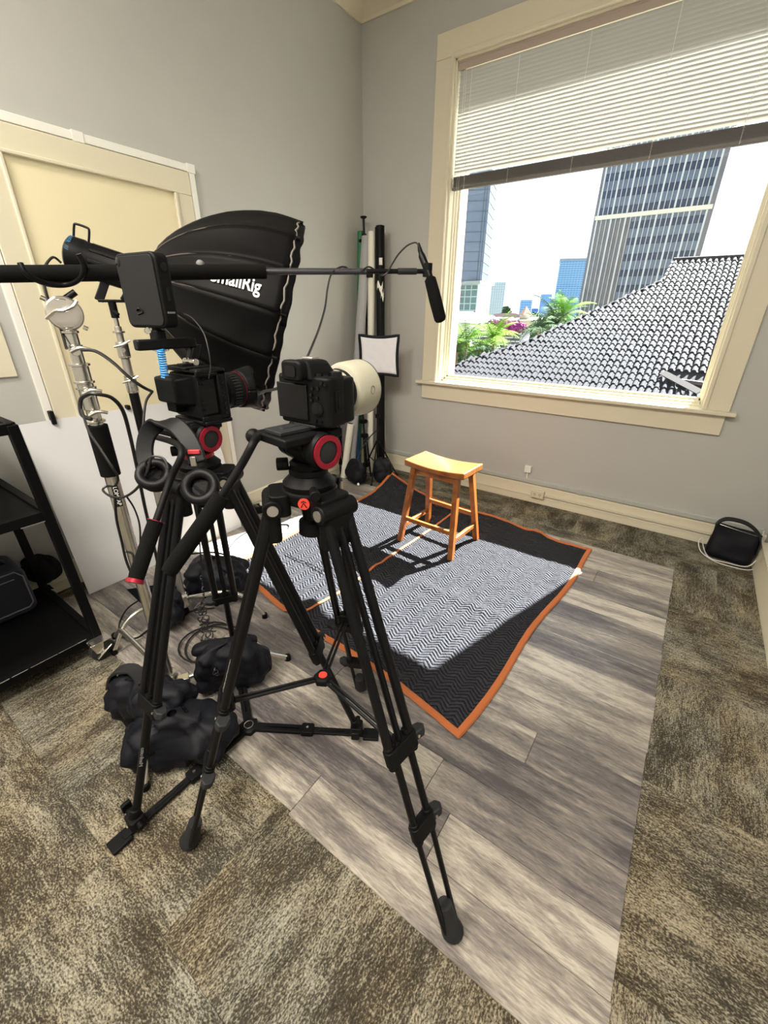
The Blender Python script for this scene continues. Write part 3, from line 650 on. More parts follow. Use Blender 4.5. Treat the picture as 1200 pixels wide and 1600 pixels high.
def legp(k, z): a = feet[k]; b_ = tops[k]; t = z/.55; return V((a[0]+(b_[0]-a[0])*t, a[1]+(b_[1]-a[1])*t, z))
for k in feet:
    g = B(M); s = .018; a = legp(k, 0); b_ = legp(k, .552)
    g.add([a+V((i*s, j*s, 0)) for i, j in ((-1, -1), (1, -1), (1, 1), (-1, 1))]+[b_+V((i*s, j*s*1.15, 0)) for i, j in ((-1, -1), (1, -1), (1, 1), (-1, 1))], [(3, 2, 1, 0), (4, 5, 6, 7), (0, 1, 5, 4), (1, 2, 6, 5), (2, 3, 7, 6), (3, 0, 4, 7)]); g.build('leg', wood, stool, .003)
for ka, kb, z in (((-1, -1), (1, -1), .175), ((-1, 1), (1, 1), .205), ((-1, -1), (-1, 1), .115), ((1, -1), (1, 1), .125)):
    B(M).bar(legp(ka, z), legp(kb, z), .022, .030).build('stretcher', wood, stool, .003)
B(M).bar((-.165, -.095, .525), (.165, -.095, .525), .018, .05).build('apron', wood, stool, .002); B(M).bar((-.165, .095, .525), (.165, .095, .525), .018, .05).build('apron', wood, stool, .002)
# ================================================================== QUILTED BLANKET
def quilt_mat():
    m = mat('quilted_navy', (.017, .019, .030), .85, spec=.08, sheen=.0); n, l = N(m); p = n['Principled BSDF']; tcn = n.new('ShaderNodeTexCoord'); sp = n.new('ShaderNodeSeparateXYZ'); l.new(tcn.outputs['Object'], sp.inputs[0])
    def mth(op, a, b=0.0):
        q = n.new('ShaderNodeMath'); q.operation = op
        for i, k in enumerate((a, b)):
            if isinstance(k, (int, float)): q.inputs[i].default_value = k
            else: l.new(k, q.inputs[i])
        return q.outputs[0]
    x, y = sp.outputs['X'], sp.outputs['Y']
    nz = n.new('ShaderNodeTexNoise'); nz.inputs['Scale'].default_value = 9; nz.inputs['Detail'].default_value = 3; l.new(tcn.outputs['Object'], nz.inputs['Vector'])
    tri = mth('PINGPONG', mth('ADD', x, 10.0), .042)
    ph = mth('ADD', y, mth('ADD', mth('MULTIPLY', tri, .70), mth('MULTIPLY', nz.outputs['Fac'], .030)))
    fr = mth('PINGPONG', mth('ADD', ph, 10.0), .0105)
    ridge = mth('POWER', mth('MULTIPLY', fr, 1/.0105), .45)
    fz = n.new('ShaderNodeTexNoise'); fz.inputs['Scale'].default_value = 70; fz.inputs['Detail'].default_value = 3; l.new(tcn.outputs['Object'], fz.inputs['Vector'])
    h = mth('ADD', ridge, mth('MULTIPLY', fz.outputs['Fac'], 1.3))
    bp = n.new('ShaderNodeBump'); bp.inputs['Strength'].default_value = 1.0; bp.inputs['Distance'].default_value = .012; l.new(h, bp.inputs['Height']); l.new(bp.outputs[0], p.inputs['Normal'])
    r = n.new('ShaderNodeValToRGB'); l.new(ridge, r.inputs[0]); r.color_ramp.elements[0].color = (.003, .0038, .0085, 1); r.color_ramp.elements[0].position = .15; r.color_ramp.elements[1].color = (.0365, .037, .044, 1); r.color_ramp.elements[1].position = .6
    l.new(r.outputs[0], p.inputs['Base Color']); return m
quilt = quilt_mat(); orange = mat('orange_binding', (.42, .115, .028), .75, bump=.7, bscale=60, sheen=0.0)
C00, C10, C11, C01 = V((-2.14, 1.30)), V((-.39, 1.085)), V((-.265, 2.925)), V((-2.14, 3.16))
from mathutils import Vector as V2
def bz(u, v):
    x_, y_ = u, v
    z = .010 + .0035*noise.noise(V((u*9, v*9, 0))) + .002*noise.noise(V((u*25, v*22, 3)))
    # creases and a lifted far-left corner
    d = math.hypot((1-v)*1.0, u*1.0); z += .115*max(0, 1-d/.20)**1.6
    z += .035*math.exp(-((u-.80)**2)/.0012)*max(0, v-.80)/.2 * 1.0
    z += .010*math.exp(-((v-.30-.12*u)**2)/.0006)*(.35 < u < 1.0 and 1 or .4)*.8 + .008*math.exp(-((v-.47+.25*u)**2)/.0005)*(1-u)
    z += .055*math.exp(-((u-.41)**2)/.0011-((v-.0)**2)/.018)
    z += .004*noise.noise(V((u*40, v*36, 7)))
    return max(z, .008)
def bl(u, v, dz=0.0):
    a = C00.lerp(C10, u); b_ = C01.lerp(C11, u); q = a.lerp(b_, v)
    q = q + V((0.0, .018*math.sin(u*9+1)*(1-v) + .03*math.sin(u*13)*v*v*.8)) + V((.012*math.sin(v*11)*u, 0))
    q = q - V((0, .05*max(0, 1-abs(u-.80)/.06)*max(0, v-.9)*10*.4))
    return V((q.x, q.y, bz(u, v)+dz))
bk = thing('moving_blanket', (-1.2, 2.1, PZ), 'navy quilted moving blanket with orange binding spread under the stool', 'blanket')
g = B(); NU, NV = 130, 130; g.grid(lambda u, v: bl(u, v), NU, NV)
o = g.build('quilted_panel', quilt, bk, solid=.006)
edge = [bl(t/70, 0, .003) for t in range(70)] + [bl(1, t/70, .003) for t in range(70)] + [bl(1-t/70, 1, .003) for t in range(70)] + [bl(0, 1-t/70, .003) for t in range(70)]
g = B(); cen = V((-1.2, 2.1, 0)); P = len(edge); vs = []; fs = []
for i, p_ in enumerate(edge):
    t = (edge[(i+1) % P]-edge[i-1]).normalized(); nn_ = V((0, 0, 1)).cross(t).normalized()
    for a, b_ in ((0, -.004), (-.006, 0), (0, .006), (.012, .007), (.024, .005), (.025, -.003)): vs.append(p_+nn_*a+V((0, 0, b_)))
for i in range(P):
    for k in range(6): fs.append((i*6+k, ((i+1) % P)*6+k, ((i+1) % P)*6+(k+1) % 6, i*6+(k+1) % 6))
g.add(vs, fs); g.build('binding', orange, bk)
g = B(); g.strap([bl(.43+.02*math.sin(t*.3)*0, t/60, .006) for t in range(61)], .017, .003, (1, 0, 0)); g.build('centre_strip', orange, bk)
# ================================================================== TRIPODS
def clamp(b, p, ax, side, s=1.0):
    """leg lock lever"""
    pass
def twin_leg(root, top, foot, side, lv=(.55, .78), shoe=True, txt=None, single=False):
    """twin-tube leg: upper stage two tubes + centre tube; side = unit vector between the tubes"""
    top = V(top); foot = V(foot); side = V(side).normalized(); ax = (foot-top).normalized(); outn = side.cross(ax).normalized()
    L = (foot-top).length; w1, w2, w3 = .036, .025, .017
    def at(t, o=0.0, q=0.0): return top+ax*(L*t)+side*o+outn*q
    leg = B().tube([at(0, w1*.8), at(lv[0], w1)], .0120, 12).tube([at(0, -w1*.8), at(lv[0], -w1)], .0120, 12)
    lg_ = leg.build('leg', blk, root)
    if not single:
        B().tube([at(lv[0]-.03, w2), at(lv[1], w2)], .0095, 10).tube([at(lv[0]-.03, -w2), at(lv[1], -w2)], .0095, 10).build('middle_stage', blk, lg_)
        B().tube([at(lv[1]-.02, w3*1.6), at(.975, w3*1.3)], .0075, 10).tube([at(lv[1]-.02, -w3*1.6), at(.975, -w3*1.3)], .0075, 10).build('lower_stage', blk, lg_)
    else:
        B().tube([at(lv[0]-.03), at(.985)], .0125, 12).build('lower_stage', blk, lg_)
    for i, tt in enumerate(lv if not single else lv[:1]):
        w_ = (w1, w2)[i] if not single else w1
        M = axes(at(tt), side, outn, -ax)
        g = B(M).rbox((0, 0, 0), (w_*2+.028, .030, .042), .012); 
        g.cyl((-w_, 0, -.03), (-w_, 0, .03), .0125, n=12).cyl((w_, 0, -.03), (w_, 0, .03), .0125, n=12)
        g.build('leg_clamp', blkp, lg_, .002)
        g = B(M); g.prism([(w_+.004, -.012), (w_+.03, -.018), (w_+.045, -.008), (w_+.042, .010), (w_+.02, .020), (w_, .014)], -.010, .012); 
        g.build('clamp_lever', dgrey, lg_, .003)
        B(M).cyl((w_+.012, -.019, .002), (w_+.012, -.0165, .002), .004, n=10).build('rivet', chrome, lg_)
    if shoe:
        M = axes(foot, side, outn, -ax)
        g = B(M); g.loft([((0, 0, .10), .020), ((0, 0, .06), .022), ((0, 0, .03), .026), ((0, -.004, .012), .030), ((0, -.006, .004), .026)], 14, axis=(0, 0, 1)).build('foot', dgrey, lg_)
    if txt:
        f_ = text('lettering', txt, .026, axes(at(.42, 0, -.0095 if outn.dot(CAM-at(.4)) < 0 else .0095), -ax, side if outn.dot(CAM-at(.4)) > 0 else -side, outn if outn.dot(CAM-at(.4)) > 0 else -outn), greyink, lg_)
    g = B(); g.tube([at(.01), at(lv[0]*.97)], .0080, 8).build('centre_tube', blk, lg_)
    return at
def fluid_head(root, c, yaw, zplate, zbase, ringred, hand_pts, grip_from, redgrip, tiltz=None, tilt=0):
    """bowl clamp at zbase, platform top at zplate"""
    M = frame((c[0], c[1], 0), yaw); H_ = zplate-zbase
    hd = B(M); hd.lathe((0, 0, zbase), (0, 0, 1), [(-.012, .050), (0, .056), (.012, .058), (.02, .050), (.03, .040), (.04, .036), (.055, .040), (.06, .034)], 28)
    hd = hd.build('fluid_head', blkp, root)
    B(M).lathe((0, 0, zbase+.03), (0, 0, 1), [(0, .0395), (.002, .0425), (.013, .0425), (.015, .0395)], 28).build('pan_ring', red if ringred else blkp, hd)
    zc = zbase+.06+(H_-.06)*.42
    g = B(M); g.lathe((-.038, 0, zc), (1, 0, 0), [(0, .030), (.006, .036), (.07, .036), (.076, .030)], 24)
    g.add([(-.034, -.05, zplate-.02), (.034, -.05, zplate-.02), (.034, .05, zplate-.02), (-.034, .05, zplate-.02), (-.026, -.016, zc-.036), (.026, -.016, zc-.036), (.026, .016, zc-.036), (-.026, .016, zc-.036)], [(0, 1, 2, 3), (7, 6, 5, 4), (0, 4, 5, 1), (1, 5, 6, 2), (2, 6, 7, 3), (3, 7, 4, 0)])
    g.build('tilt_body', blkp, hd, .004)
    g = B(M); g.lathe((.038, 0, zc), (1, 0, 0), [(0, .038), (.010, .0395), (.024, .039), (.028, .036)], 28).build('drag_housing', blkp, hd)
    g = B(M); g.lathe((.066, 0, zc), (1, 0, 0), [(0, .034), (.006, .035), (.007, .024), (.001, .023)], 28, caps=False).build('drag_ring', red, hd)
    B(M).lathe((.064, 0, zc), (1, 0, 0), [(0, .0235), (.006, .023), (.007, .02)], 24).build('drag_knob', dgrey, hd)
    B(M).lathe((-.066, 0, zc), (1, 0, 0), [(0, .026), (.004, .033), (.026, .035), (.028, .035)], 24).build('counterbalance_knob', blkp, hd)
    B(M).bb((-.055, -.090, zplate-.022), (.055, .055, zplate-.004)).build('platform', blkp, hd, .004)
    g = B(M).bb((-.028, -.08, zplate-.004), (.028, .055, zplate+.004)); g.bb((-.006, -.06, zplate+.003), (.006, .05, zplate+.006)); g.build('slide_plate', dgrey, hd, .002)
    B(M).cyl((-.075, .02, zplate-.013), (-.05, .02, zplate-.013), .011, n=12).build('plate_lock', blkp, hd, .002)
    B(M).ball((-.055, -.09, zplate-.016), .016, 12, 8).build('handle_rosette', blkp, hd)
    pts = smooth(hand_pts, 8); B().tube(pts[:grip_from+1], .0075, 12).build('pan_handle', blkp, hd)
    gp = pts[grip_from-1:]; B().tube(gp, [.0155]*(len(gp)-1)+[.0145], 16).build('handle_grip', foam, hd)
    if redgrip:
        for q0, q1 in ((gp[0], gp[0].lerp(gp[1], .3)), (gp[-1], gp[-1]+(gp[-1]-gp[-2]).normalized()*.008)):
            B().cyl(q0, q1, .0172, n=18).build('grip_ring', red, hd)
    g = B(M); g.cyl((.052, -.03, zbase+.012), (.085, -.05, zbase+.012), .008, .012, n=12).build('pan_lock', blkp, hd, .002)
    g = B(M); g.cyl((-.045, -.05, zbase+.05), (-.030, -.030, zbase+.05), .014, n=14).build('tilt_lock', blkp, hd, .002)
    return hd
def crown(root, c, z, dirs, badge_dir):
    g = B(); g.lathe((c[0], c[1], z), (0, 0, 1), [(-.035, .050), (-.030, .058), (-.004, .062), (.0, .058)], 24)
    for d_ in dirs:
        d_ = V(d_).normalized(); s_ = V((-d_.y, d_.x, 0)); M = axes(V((c[0], c[1], z-.02)), s_, d_, V((0, 0, 1)))
        k = g.m; g.m = M; g.rbox((0, .068, -.008), (.084, .044, .050), .014, 'z'); g.cyl((-.048, .085, -.012), (.048, .085, -.012), .021, n=18); g.m = k
    cr_ = g.build('crown', blkp, root, .003)
    B().lathe((c[0], c[1], z-.03), (0, 0, -1), [(0, .026), (.05, .020), (.055, .030), (.085, .032), (.09, .024)], 18).build('bowl_knob', blkp, cr_)
    for d_ in dirs:
        d_ = V(d_).normalized(); s_ = V((-d_.y, d_.x, 0)); M = axes(V((c[0], c[1], z-.032)), s_, d_, V((0, 0, 1)))
        B(M).cyl((-.051, .085, 0), (.051, .085, 0), .012, n=14).build('pivot_bolt', alu, cr_)
    bd = V(badge_dir).normalized(); s_ = V((-bd.y, bd.x, 0)); o = V((c[0], c[1], z-.018))+bd*.0615
    B().lathe(o-bd*.001, bd, [(0, .0125), (.004, .0125)], 24).build('badge', redp, cr_)
    g = B(axes(o+bd*.0035, s_, bd, V((0, 0, 1))))
    g.tube([(-.006, 0, -.007), (0, 0, .004), (.006, 0, -.007)], .0011, 6).tube([(-.0055, 0, .0045), (0, 0, .0075), (.0055, 0, .0045)], .0009, 6); g.build('badge_mark', blkg, cr_)
    return cr_
# --- tripod with mid-level spreader, nearest the viewer
AX = V((-.633, .614, 0)); ZB = 1.155
triA = thing('camera_tripod', AX, 'nearest black twin tube video tripod with a raised mid level spreader', 'tripod')
feetA = [V((-.150, .548, .010)), V((-.913, .266, .004)), V((-.842, 1.04, .020))]
dirsA = [(f_-AX)*V((1, 1, 0)) if False else V((f_.x-AX.x, f_.y-AX.y, 0)) for f_ in feetA]
spA = []
for i, (f_, d_) in enumerate(zip(feetA, dirsA)):
    dn = d_.normalized(); top = AX+dn*.085+V((0, 0, ZB-.035)); side = V((-dn.y, dn.x, 0))
    at_ = twin_leg(triA, top, f_, side, (.505, .70) if i != 2 else (.56, .80), txt='Manfrotto' if i == 1 else None)
    g = B(axes(top+V((0, 0, -.012)), side, dn, V((0, 0, 1)))); g.rbox((0, .002, -.03), (.084, .034, .075), .014); g.build('leg_yoke', blkp, triA, .004)
    spA.append(at_(.50))
hub = V((-.655, .640, .545)); hub = AX + V((-.012, .01, .56))
hb = B().lathe(hub, (0, 0, 1), [(-.014, .020), (-.01, .028), (.006, .028), (.010, .022)], 6); hb = hb.build('spreader_hub', blkp, triA, .003)
B().lathe(hub+V((0, 0, .0095)), (0, 0, 1), [(0, .012), (.002, .012)], 20).build('badge', redp, hb)
for i, p_ in enumerate(spA):
    d_ = (p_-hub).normalized(); s_ = V((-d_.y, d_.x, 0)).normalized()
    g = B().tube([hub+d_*.02+s_*.006, p_-d_*.02+s_*.006], .0045, 8).tube([hub+d_*.02-s_*.006, p_-d_*.02-s_*.006], .0045, 8); g.build('spreader_arm', blk, triA)
    g = B(axes(p_, s_, d_, V((0, 0, 1)))); g.rbox((0, -.012, 0), (.046, .030, .034), .01, 'z'); g.cyl((-.036, -.012, 0), (.036, -.012, 0), .006, n=10); g.build('spreader_joint', blkp, triA, .002)
crown(triA, AX, ZB, dirsA, V((-AX.x*0-.05, -.9, 0))+V((.62, 0, 0)))
fluid_head(triA, AX, -8, 1.288, ZB, False, [AX+V((-.066, -.07, 1.272)), atd(397, 690, .775), atd(375, 730, .775), atd(330, 800, .78), atd(296, 848, .79), atd(264, 893, .80)], 22, False)
# --- second tripod, ground spreader
BX = V((-1.087, .631, 0)); ZB2 = 1.10
triB = thing('camera_tripod', BX, 'rear black video tripod with red ringed pan handle and a flat ground spreader', 'tripod')
feetB = [V((-1.088, .195, .045)), V((-.722, .858, .05)), V((-1.46, .850, .05))]
dirsB = [V((f_.x-BX.x, f_.y-BX.y, 0)) for f_ in feetB]
for i, (f_, d_) in enumerate(zip(feetB, dirsB)):
    dn = d_.normalized(); top = BX+dn*.08+V((0, 0, ZB2-.035)); side = V((-dn.y, dn.x, 0))
    at_ = twin_leg(triB, top, f_, side, (.62, .8), shoe=False, single=True)
    g = B(axes(top+V((0, 0, -.012)), side, dn, V((0, 0, 1)))); g.rbox((0, .002, -.03), (.084, .034, .075), .014); g.build('leg_yoke', blkp, triB, .004)
    if i == 0: text('lettering', 'Manfrotto', .016, axes(at_(.78, 0, 0)+V((.7, -.7, .2)).normalized()*.0135, -(f_-top).normalized(), V((.7, .7, 0)), V((.7, -.7, .0)).normalized()), greyink, triB)
    # ground spreader arm
    base = V((BX.x, BX.y, .016)); end = V((f_.x, f_.y, .016)); s_ = V((-dn.y, dn.x, 0))
    g = B().bar(base+dn*.03, base+dn*.26, .034, .014); g.bar(base+dn*.22, end+dn*.045, .027, .010, (0, 0, 1)); arm = g.build('ground_spreader_arm', blkp, triB, .002)
    B().bar(base+dn*.07+V((0, 0, .0075)), base+dn*.20+V((0, 0, .0075)), .006, .002).build('slot', blkg, arm)
    B().bar(base+dn*.28+V((0, 0, .0055)), base+dn*.38+V((0, 0, .0055)), .006, .002).build('slot', blkg, arm)
    g = B(axes(base+dn*.235, s_, dn, V((0, 0, 1)))).rbox((0, 0, .002), (.044, .05, .024), .008); g.build('arm_lock', blkp, arm, .002)
    B().cyl(base+dn*.235+V((0, 0, .013)), base+dn*.235+V((0, 0, .018)), .005, n=10).build('rivet', chrome, arm)
    g = B(axes(V((f_.x, f_.y, .03)), s_, dn, V((0, 0, 1)))); g.rbox((0, 0, .015), (.05, .045, .04), .01); g.cyl((-.045, .0, .02), (.045, 0, .02), .010, n=12); g.box((0, .055, -.018), (.05, .06, .012)); g.cyl((0, 0, .02), (0, -.01, .06), .019, .016, n=14); g.rbox((-.048, .0, .034), (.014, .03, .035), .005, 'x'); g.build('spiked_foot', blkp, triB, .003)
g = B().lathe((BX.x, BX.y, .006), (0, 0, 1), [(0, .040), (.016, .040), (.02, .034)], 6); hubB = g.build('spreader_hub', blkp, triB, .002)
B().tube([V((BX.x+.017*math.cos(a*.4), BX.y+.017*math.sin(a*.4), .028)) for a in range(16)], .0018, 6, closed=True).build('hub_ring', chrome, hubB)
crown(triB, BX, ZB2, dirsB, V((-.72, -.70, 0))*-1+V((1.25, -1.7, 0)))
fluid_head(triB, BX, 4, 1.232, ZB2, True, [BX+V((-.05, -.09, 1.20)), atd(283, 700, .93), atd(266, 750, .92), atd(247, 805, .90), atd(236, 835, .89), atd(212, 905, .86)], 27, True)
# ================================================================== CAMERA with white lens (on the near tripod)
cz = 1.295
M = frame((-.621, .628, cz), 2)
ca = thing('photo_camera', (-.614, .634, cz), 'black mirrorless camera with a big white lens on the nearest tripod', 'camera')
body = B(M).rbox((0, 0, .0475), (.138, .060, .095), .016, 'z'); body.rbox((.047, .030, .046), (.044, .060, .088), .018, 'z'); bd = body.build('body', blkp, ca, .005, seg=3)
g = B(M); g.add([(-.036, -.036, .086), (.032, -.036, .086), (.040, .045, .086), (-.040, .045, .086), (-.022, -.030, .124), (.018, -.030, .124), (.020, .030, .122), (-.022, .030, .122)], [(3, 2, 1, 0), (4, 5, 6, 7), (0, 1, 5, 4), (1, 2, 6, 5), (2, 3, 7, 6), (3, 0, 4, 7)]); g.build('viewfinder_hump', blkp, ca, .008, seg=3)
g = B(M); g.rbox((-.002, -.043, .106), (.050, .022, .038), .010, 'y'); ec = g.build('eyecup', dgrey, ca, .004); ec.data.materials[0] = blkp
B(M).rbox((-.002, -.0545, .106), (.027, .003, .020), .004, 'y').build('eyepiece_glass', blkg, ec)
B(M).bb((-.064, -.0345, .010), (.016, -.0295, .080)).build('rear_screen', blkg, ca, .002)
g = B(M); g.bb((-.016, -.006, .123), (.010, .016, .127)); g.build('hot_shoe', alu, ca, .001)
g = B(M); g.lathe((.052, .012, .095), (0, 0, 1), [(0, .014), (.007, .0135), (.008, .011)], 20); g.lathe((.030, -.012, .095), (0, 0, 1), [(0, .009), (.006, .0085)], 16); g.build('top_dial', blkg, ca)
g = B(M); g.lathe((.040, -.028, .035), (0, -1, 0), [(0, .0145), (.004, .014), (.0045, .006)], 24); g.build('control_dial', blkg, ca)
for (x, z) in ((.030, .074), (.044, .076), (.054, .086), (.063, .084), (.026, .062), (.026, .052), (.041, .057), (.034, .013), (.048, .013)):
    B(M).cyl((x, -.0295, z), (x, -.0335, z), .0036, n=10).build('button', blkg, ca)
B(M).bb((.0695, -.012, .028), (.0725, .008, .070)).build('card_door', blkp, ca, .001)
B(M).bb((.071, -.006, .036), (.0735, -.003, .064)).build('card_door_grip', blkg, ca)
LZ = .050
B(M).lathe((0, .028, LZ), (0, 1, 0), [(0, .033), (.012, .034), (.03, .036)], 32).build('lens_mount', blkp, ca)
ln = B(M).lathe((0, .045, LZ), (0, 1, 0), [(0, .037), (.012, .041), (.030, .043), (.031, .046), (.045, .047), (.047, .050)], 40); ln = ln.build('lens_barrel', lensw, ca)
B(M).lathe((0, .078, LZ), (0, 1, 0), [(0, .0478), (.009, .0478)], 40).build('focus_ring', blkp, ln)
B(M).lathe((0, .060, LZ), (0, 1, 0), [(0, .0440), (.012, .0440)], 40).build('zoom_ring', dgrey, ln)
B(M).lathe((0, .090, LZ), (0, 1, 0), [(.0, .049), (.002, .055), (.008, .058), (.016, .0600), (.066, .0615), (.070, .0615), (.070, .0590), (.02, .053)], 48, caps=False).build('lens_hood', lensw, ca)
B(M).lathe((0, .159, LZ), (0, 1, 0), [(0, .0618), (.003, .0618), (.003, .058)], 48, caps=False).build('hood_rim', dgrey, ca)
B(M).lathe((0, .100, LZ), (0, 1, 0), [(0, .050), (.002, .050)], 32).build('front_glass', blkg, ca)
g = B(M); g.tube([(.058+.004*math.cos(a), .198, LZ+.016+.007*math.sin(a)) if False else (.0605, .128+.007*math.cos(a), LZ+.004+.009*math.sin(a)) for a in [k*math.pi/4+.4 for k in range(8)]], .0009, 5, closed=True); g.build('hood_button', greyink, ca)
B(M).bb((-.030, -.030, -.004), (.030, .035, .001)).build('mount_plate', dgrey, ca, .001)
# ================================================================== CAGED CAMERA on the second tripod
cz2 = 1.240
M = frame((-1.082, .640, cz2), 0)
cb = thing('caged_camera', (-1.082, .640, cz2), 'black caged cinema camera with top handle and petal hood lens on the rear tripod', 'camera')
b = B(M).rbox((0, .02, .060), (.130, .075, .112), .014, 'z'); b.build('body', blkp, cb, .004)
B(M).add([(-.062, -.060, .045), (.030, -.060, .045), (.045, -.01, .035), (-.062, -.01, .035), (-.062, -.060, .108), (.030, -.060, .108), (.045, -.01, .112), (-.062, -.01, .112)], [(3, 2, 1, 0), (4, 5, 6, 7), (0, 1, 5, 4), (1, 2, 6, 5), (2, 3, 7, 6), (3, 0, 4, 7)]).build('rear_battery_grip', blkp, cb, .006)
B(M).bb((-.050, -.045, .018), (-.005, -.012, .044)).build('battery_door', blkp, cb, .003)
cg_ = B(M); cg_.bb((.066, -.022, -.004), (.074, .062, .012)).bb((.066, .035, .0), (.076, .062, .125)).bb((.066, -.022, .112), (.076, .062, .128)).bb((-.066, -.02, .120), (.074, .060, .130)).bb((-.066, -.02, -.010), (.080, .062, .0))
cg_ = cg_.build('cage', blk, cb, .003)
for k in range(8): B(M).cyl((.0755, .049, .014+k*.013), (.0775, .049, .014+k*.013), .0042, n=8).build('cage_hole', blkg, cg_)
for k in range(2): B(M).bb((.0755, -.005+k*.0, .116+k*.007), (.0770, .028, .119+k*.007)).build('cage_slot', blkg, cg_)
B(M).bb((.0655, -.018, .016), (.0685, .030, .104)).build('side_door', blkg, cb, .001)
for (y, z) in ((-.010, .095), (-.014, .05), (-.012, .03), (.0, .105)): B(M).cyl((.0675, y, z), (.071, y, z), .004, n=10).build('port_button', blkp, cb)
g = B(M); g.bb((-.050, -.03, .128), (.045, .05, .134)); g.bb((-.008, -.02, .132), (.018, .045, .140)); g.build('top_rail', blk, cb, .002)
hd_ = B(M); hd_.bb((-.012, -.115, .176), (.012, .035, .200)); hd_.add([(-.011, .022, .178), (.011, .022, .178), (.011, .050, .184), (-.011, .050, .184), (-.011, .004, .138), (.011, .004, .138), (.011, .030, .138), (-.011, .030, .138)], [(0, 1, 2, 3), (7, 6, 5, 4), (0, 4, 5, 1), (1, 5, 6, 2), (2, 6, 7, 3), (3, 7, 4, 0)])
hd_ = hd_.build('top_handle', blk, cb, .004)
B(M).cyl((-.024, .015, .142), (.026, .015, .142), .009, n=14).build('handle_knob', chrome, hd_, .001)
B(M).cyl((-.008, .015, .134), (.006, .015, .152), .007, n=12).build('handle_screw', chrome, hd_)
LZ = .056
lb = B(M).lathe((0, .055, LZ), (0, 1, 0), [(0, .038), (.012, .043), (.035, .044), (.036, .046), (.062, .047), (.063, .0455), (.066, .0475), (.090, .049), (.092, .0495)], 36).build('lens_barrel', blkp, cb)
g = B(M)
for k in range(36):
    a = 2*math.pi*k/36
    g.box((.0478*math.cos(a), .118, LZ+.0478*math.sin(a)), (.003, .022, .003), Matrix.Rotation(-a, 3, 'Y'))
g.build('zoom_ring_ribs', dgrey, lb)['kind'] = 'stuff'
B(M).lathe((0, .143, LZ), (0, 1, 0), [(0, .0498), (.0015, .0498)], 36).build('red_ring', red, lb)
def petal(u, v, rr=0.0):
    a = 2*math.pi*u; L = .030+.022*max(0, math.cos(2*a+math.pi))**.7 if math.cos(2*a+math.pi) > 0 else .030-.006*abs(math.cos(2*a+math.pi)); r_ = .051+.009*v-rr
    return V((r_*math.cos(a), .145+L*v, LZ+r_*math.sin(a)))
g = B(M); g.grid(petal, 64, 4); g.build('lens_hood', blkp, cb, solid=.002)
B(M).lathe((0, .148, LZ), (0, 1, 0), [(0, .040), (.001, .040)], 30).build('front_glass', blkg, cb)
B(M).bb((-.035, -.035, -.022), (.035, .05, -.009)).build('base_plate', blkp, cb, .002)
bl_ = B(M).add([(.030, -.02, -.010), (.034, .055, -.010), (.034, .035, -.045), (.030, -.005, -.045), (.040, -.02, -.010), (.044, .055, -.010), (.044, .035, -.045), (.040, -.005, -.045)], [(0, 1, 2, 3), (7, 6, 5, 4), (0, 4, 5, 1), (1, 5, 6, 2), (2, 6, 7, 3), (3, 7, 4, 0)]).build('side_bracket', blkp, cb, .002)
B(M).tube([(.046, .012+.008*math.cos(a*.7), -.020+.008*math.sin(a*.7)) for a in range(9)], .002, 6, closed=True).build('bracket_ring', chrome, bl_)
# blue coiled cable under the handle
hp_ = []
c0 = atd(251, 546, 1.00); c1 = atd(258, 590, 1.00)
for k in range(12*12): t = k/(12*12); a = 2*math.pi*12*t; hp_.append(c0.lerp(c1, t)+V((.0075*math.cos(a), .0075*math.sin(a), 0)))
tag(B().tube(hp_, .0021, 6).build('coiled_cable', mat('blue_coil', (.03, .25, .60), .35)), 'bright blue coiled cable hanging below the camera top handle', 'cable')
# ================================================================== MONITOR
mc = atv(232, 452, (-1.087, .60))
mo = thing('field_monitor', atd(246, 512, mc.y*0+1.0), 'black field monitor seen from its back mounted above the caged camera handle', 'monitor')
M = frame(mc+V((0, 0, -.005)), 6, 0)
b = B(M).rbox((-.006, 0, 0), (.146, .034, .156), .018, 'y'); mb_ = b.build('housing', blkp, mo, .004)
B(M).rbox((-.006, -.0180, .0), (.132, .003, .144), .014, 'y').build('back_panel', mat('matte_charcoal', (.010, .010, .011), .6, spec=.3), mo, .001)
B(M).rbox((0, .0175, 0), (.110, .002, .142), .008, 'y').build('screen', blkg, mo)
g = B(M).cyl((.066, .0, .048), (.0690, .0, .048), .009, n=20); g.build('side_button', blkg, mo)
B(M).bb((.0660, -.004, -.020), (.0680, .004, .008)).build('side_slot', blkg, mo)
B(M).bb((.056, -.010, -.046), (.070, .008, -.042)).build('plug_clip', greyink, mo)
B(M).ball((-.064, -.017, .060), (.012, .004, .012), 14, 8).build('mount_hole', blkg, mo)
g = B(M); g.tube(smooth([(-.03, -.020, -.040), (-.018, -.022, -.036), (-.008, -.020, -.043), (-.028, -.020, -.048)], 4), .0022, 6); g.build('strap_tab', blkg, mo)
tp = mc+V((0, 0, -.078)); g = B().cyl(tp+V((0, 0, .005)), tp+V((0, 0, -.05)), .011, n=14); g.rbox(tp+V((0, 0, -.022)), (.036, .026, .024), .006, 'z'); g.build('tilt_mount', blkp, mo, .002)
B().cyl(tp+V((-.02, -.014, -.012)), tp+V((-.006, -.018, -.010)), .007, n=10).build('mount_knob', chrome, mo)
B().lathe(tp+V((0, 0, -.058)), (0, 0, 1), [(0, .014), (.002, .019), (.008, .019), (.010, .014)], 16).build('lock_nut', chrome, mo)
tag(B().tube(smooth([atd(283, 489, 1.02), atd(300, 497, 1.02), atd(318, 520, 1.02), atd(326, 548, 1.02), atd(329, 572, 1.03), atd(326, 592, 1.04)], 6), .0016, 6).build('monitor_cable', cable), 'thin black cable curving from the monitor side down to the caged camera', 'cable')
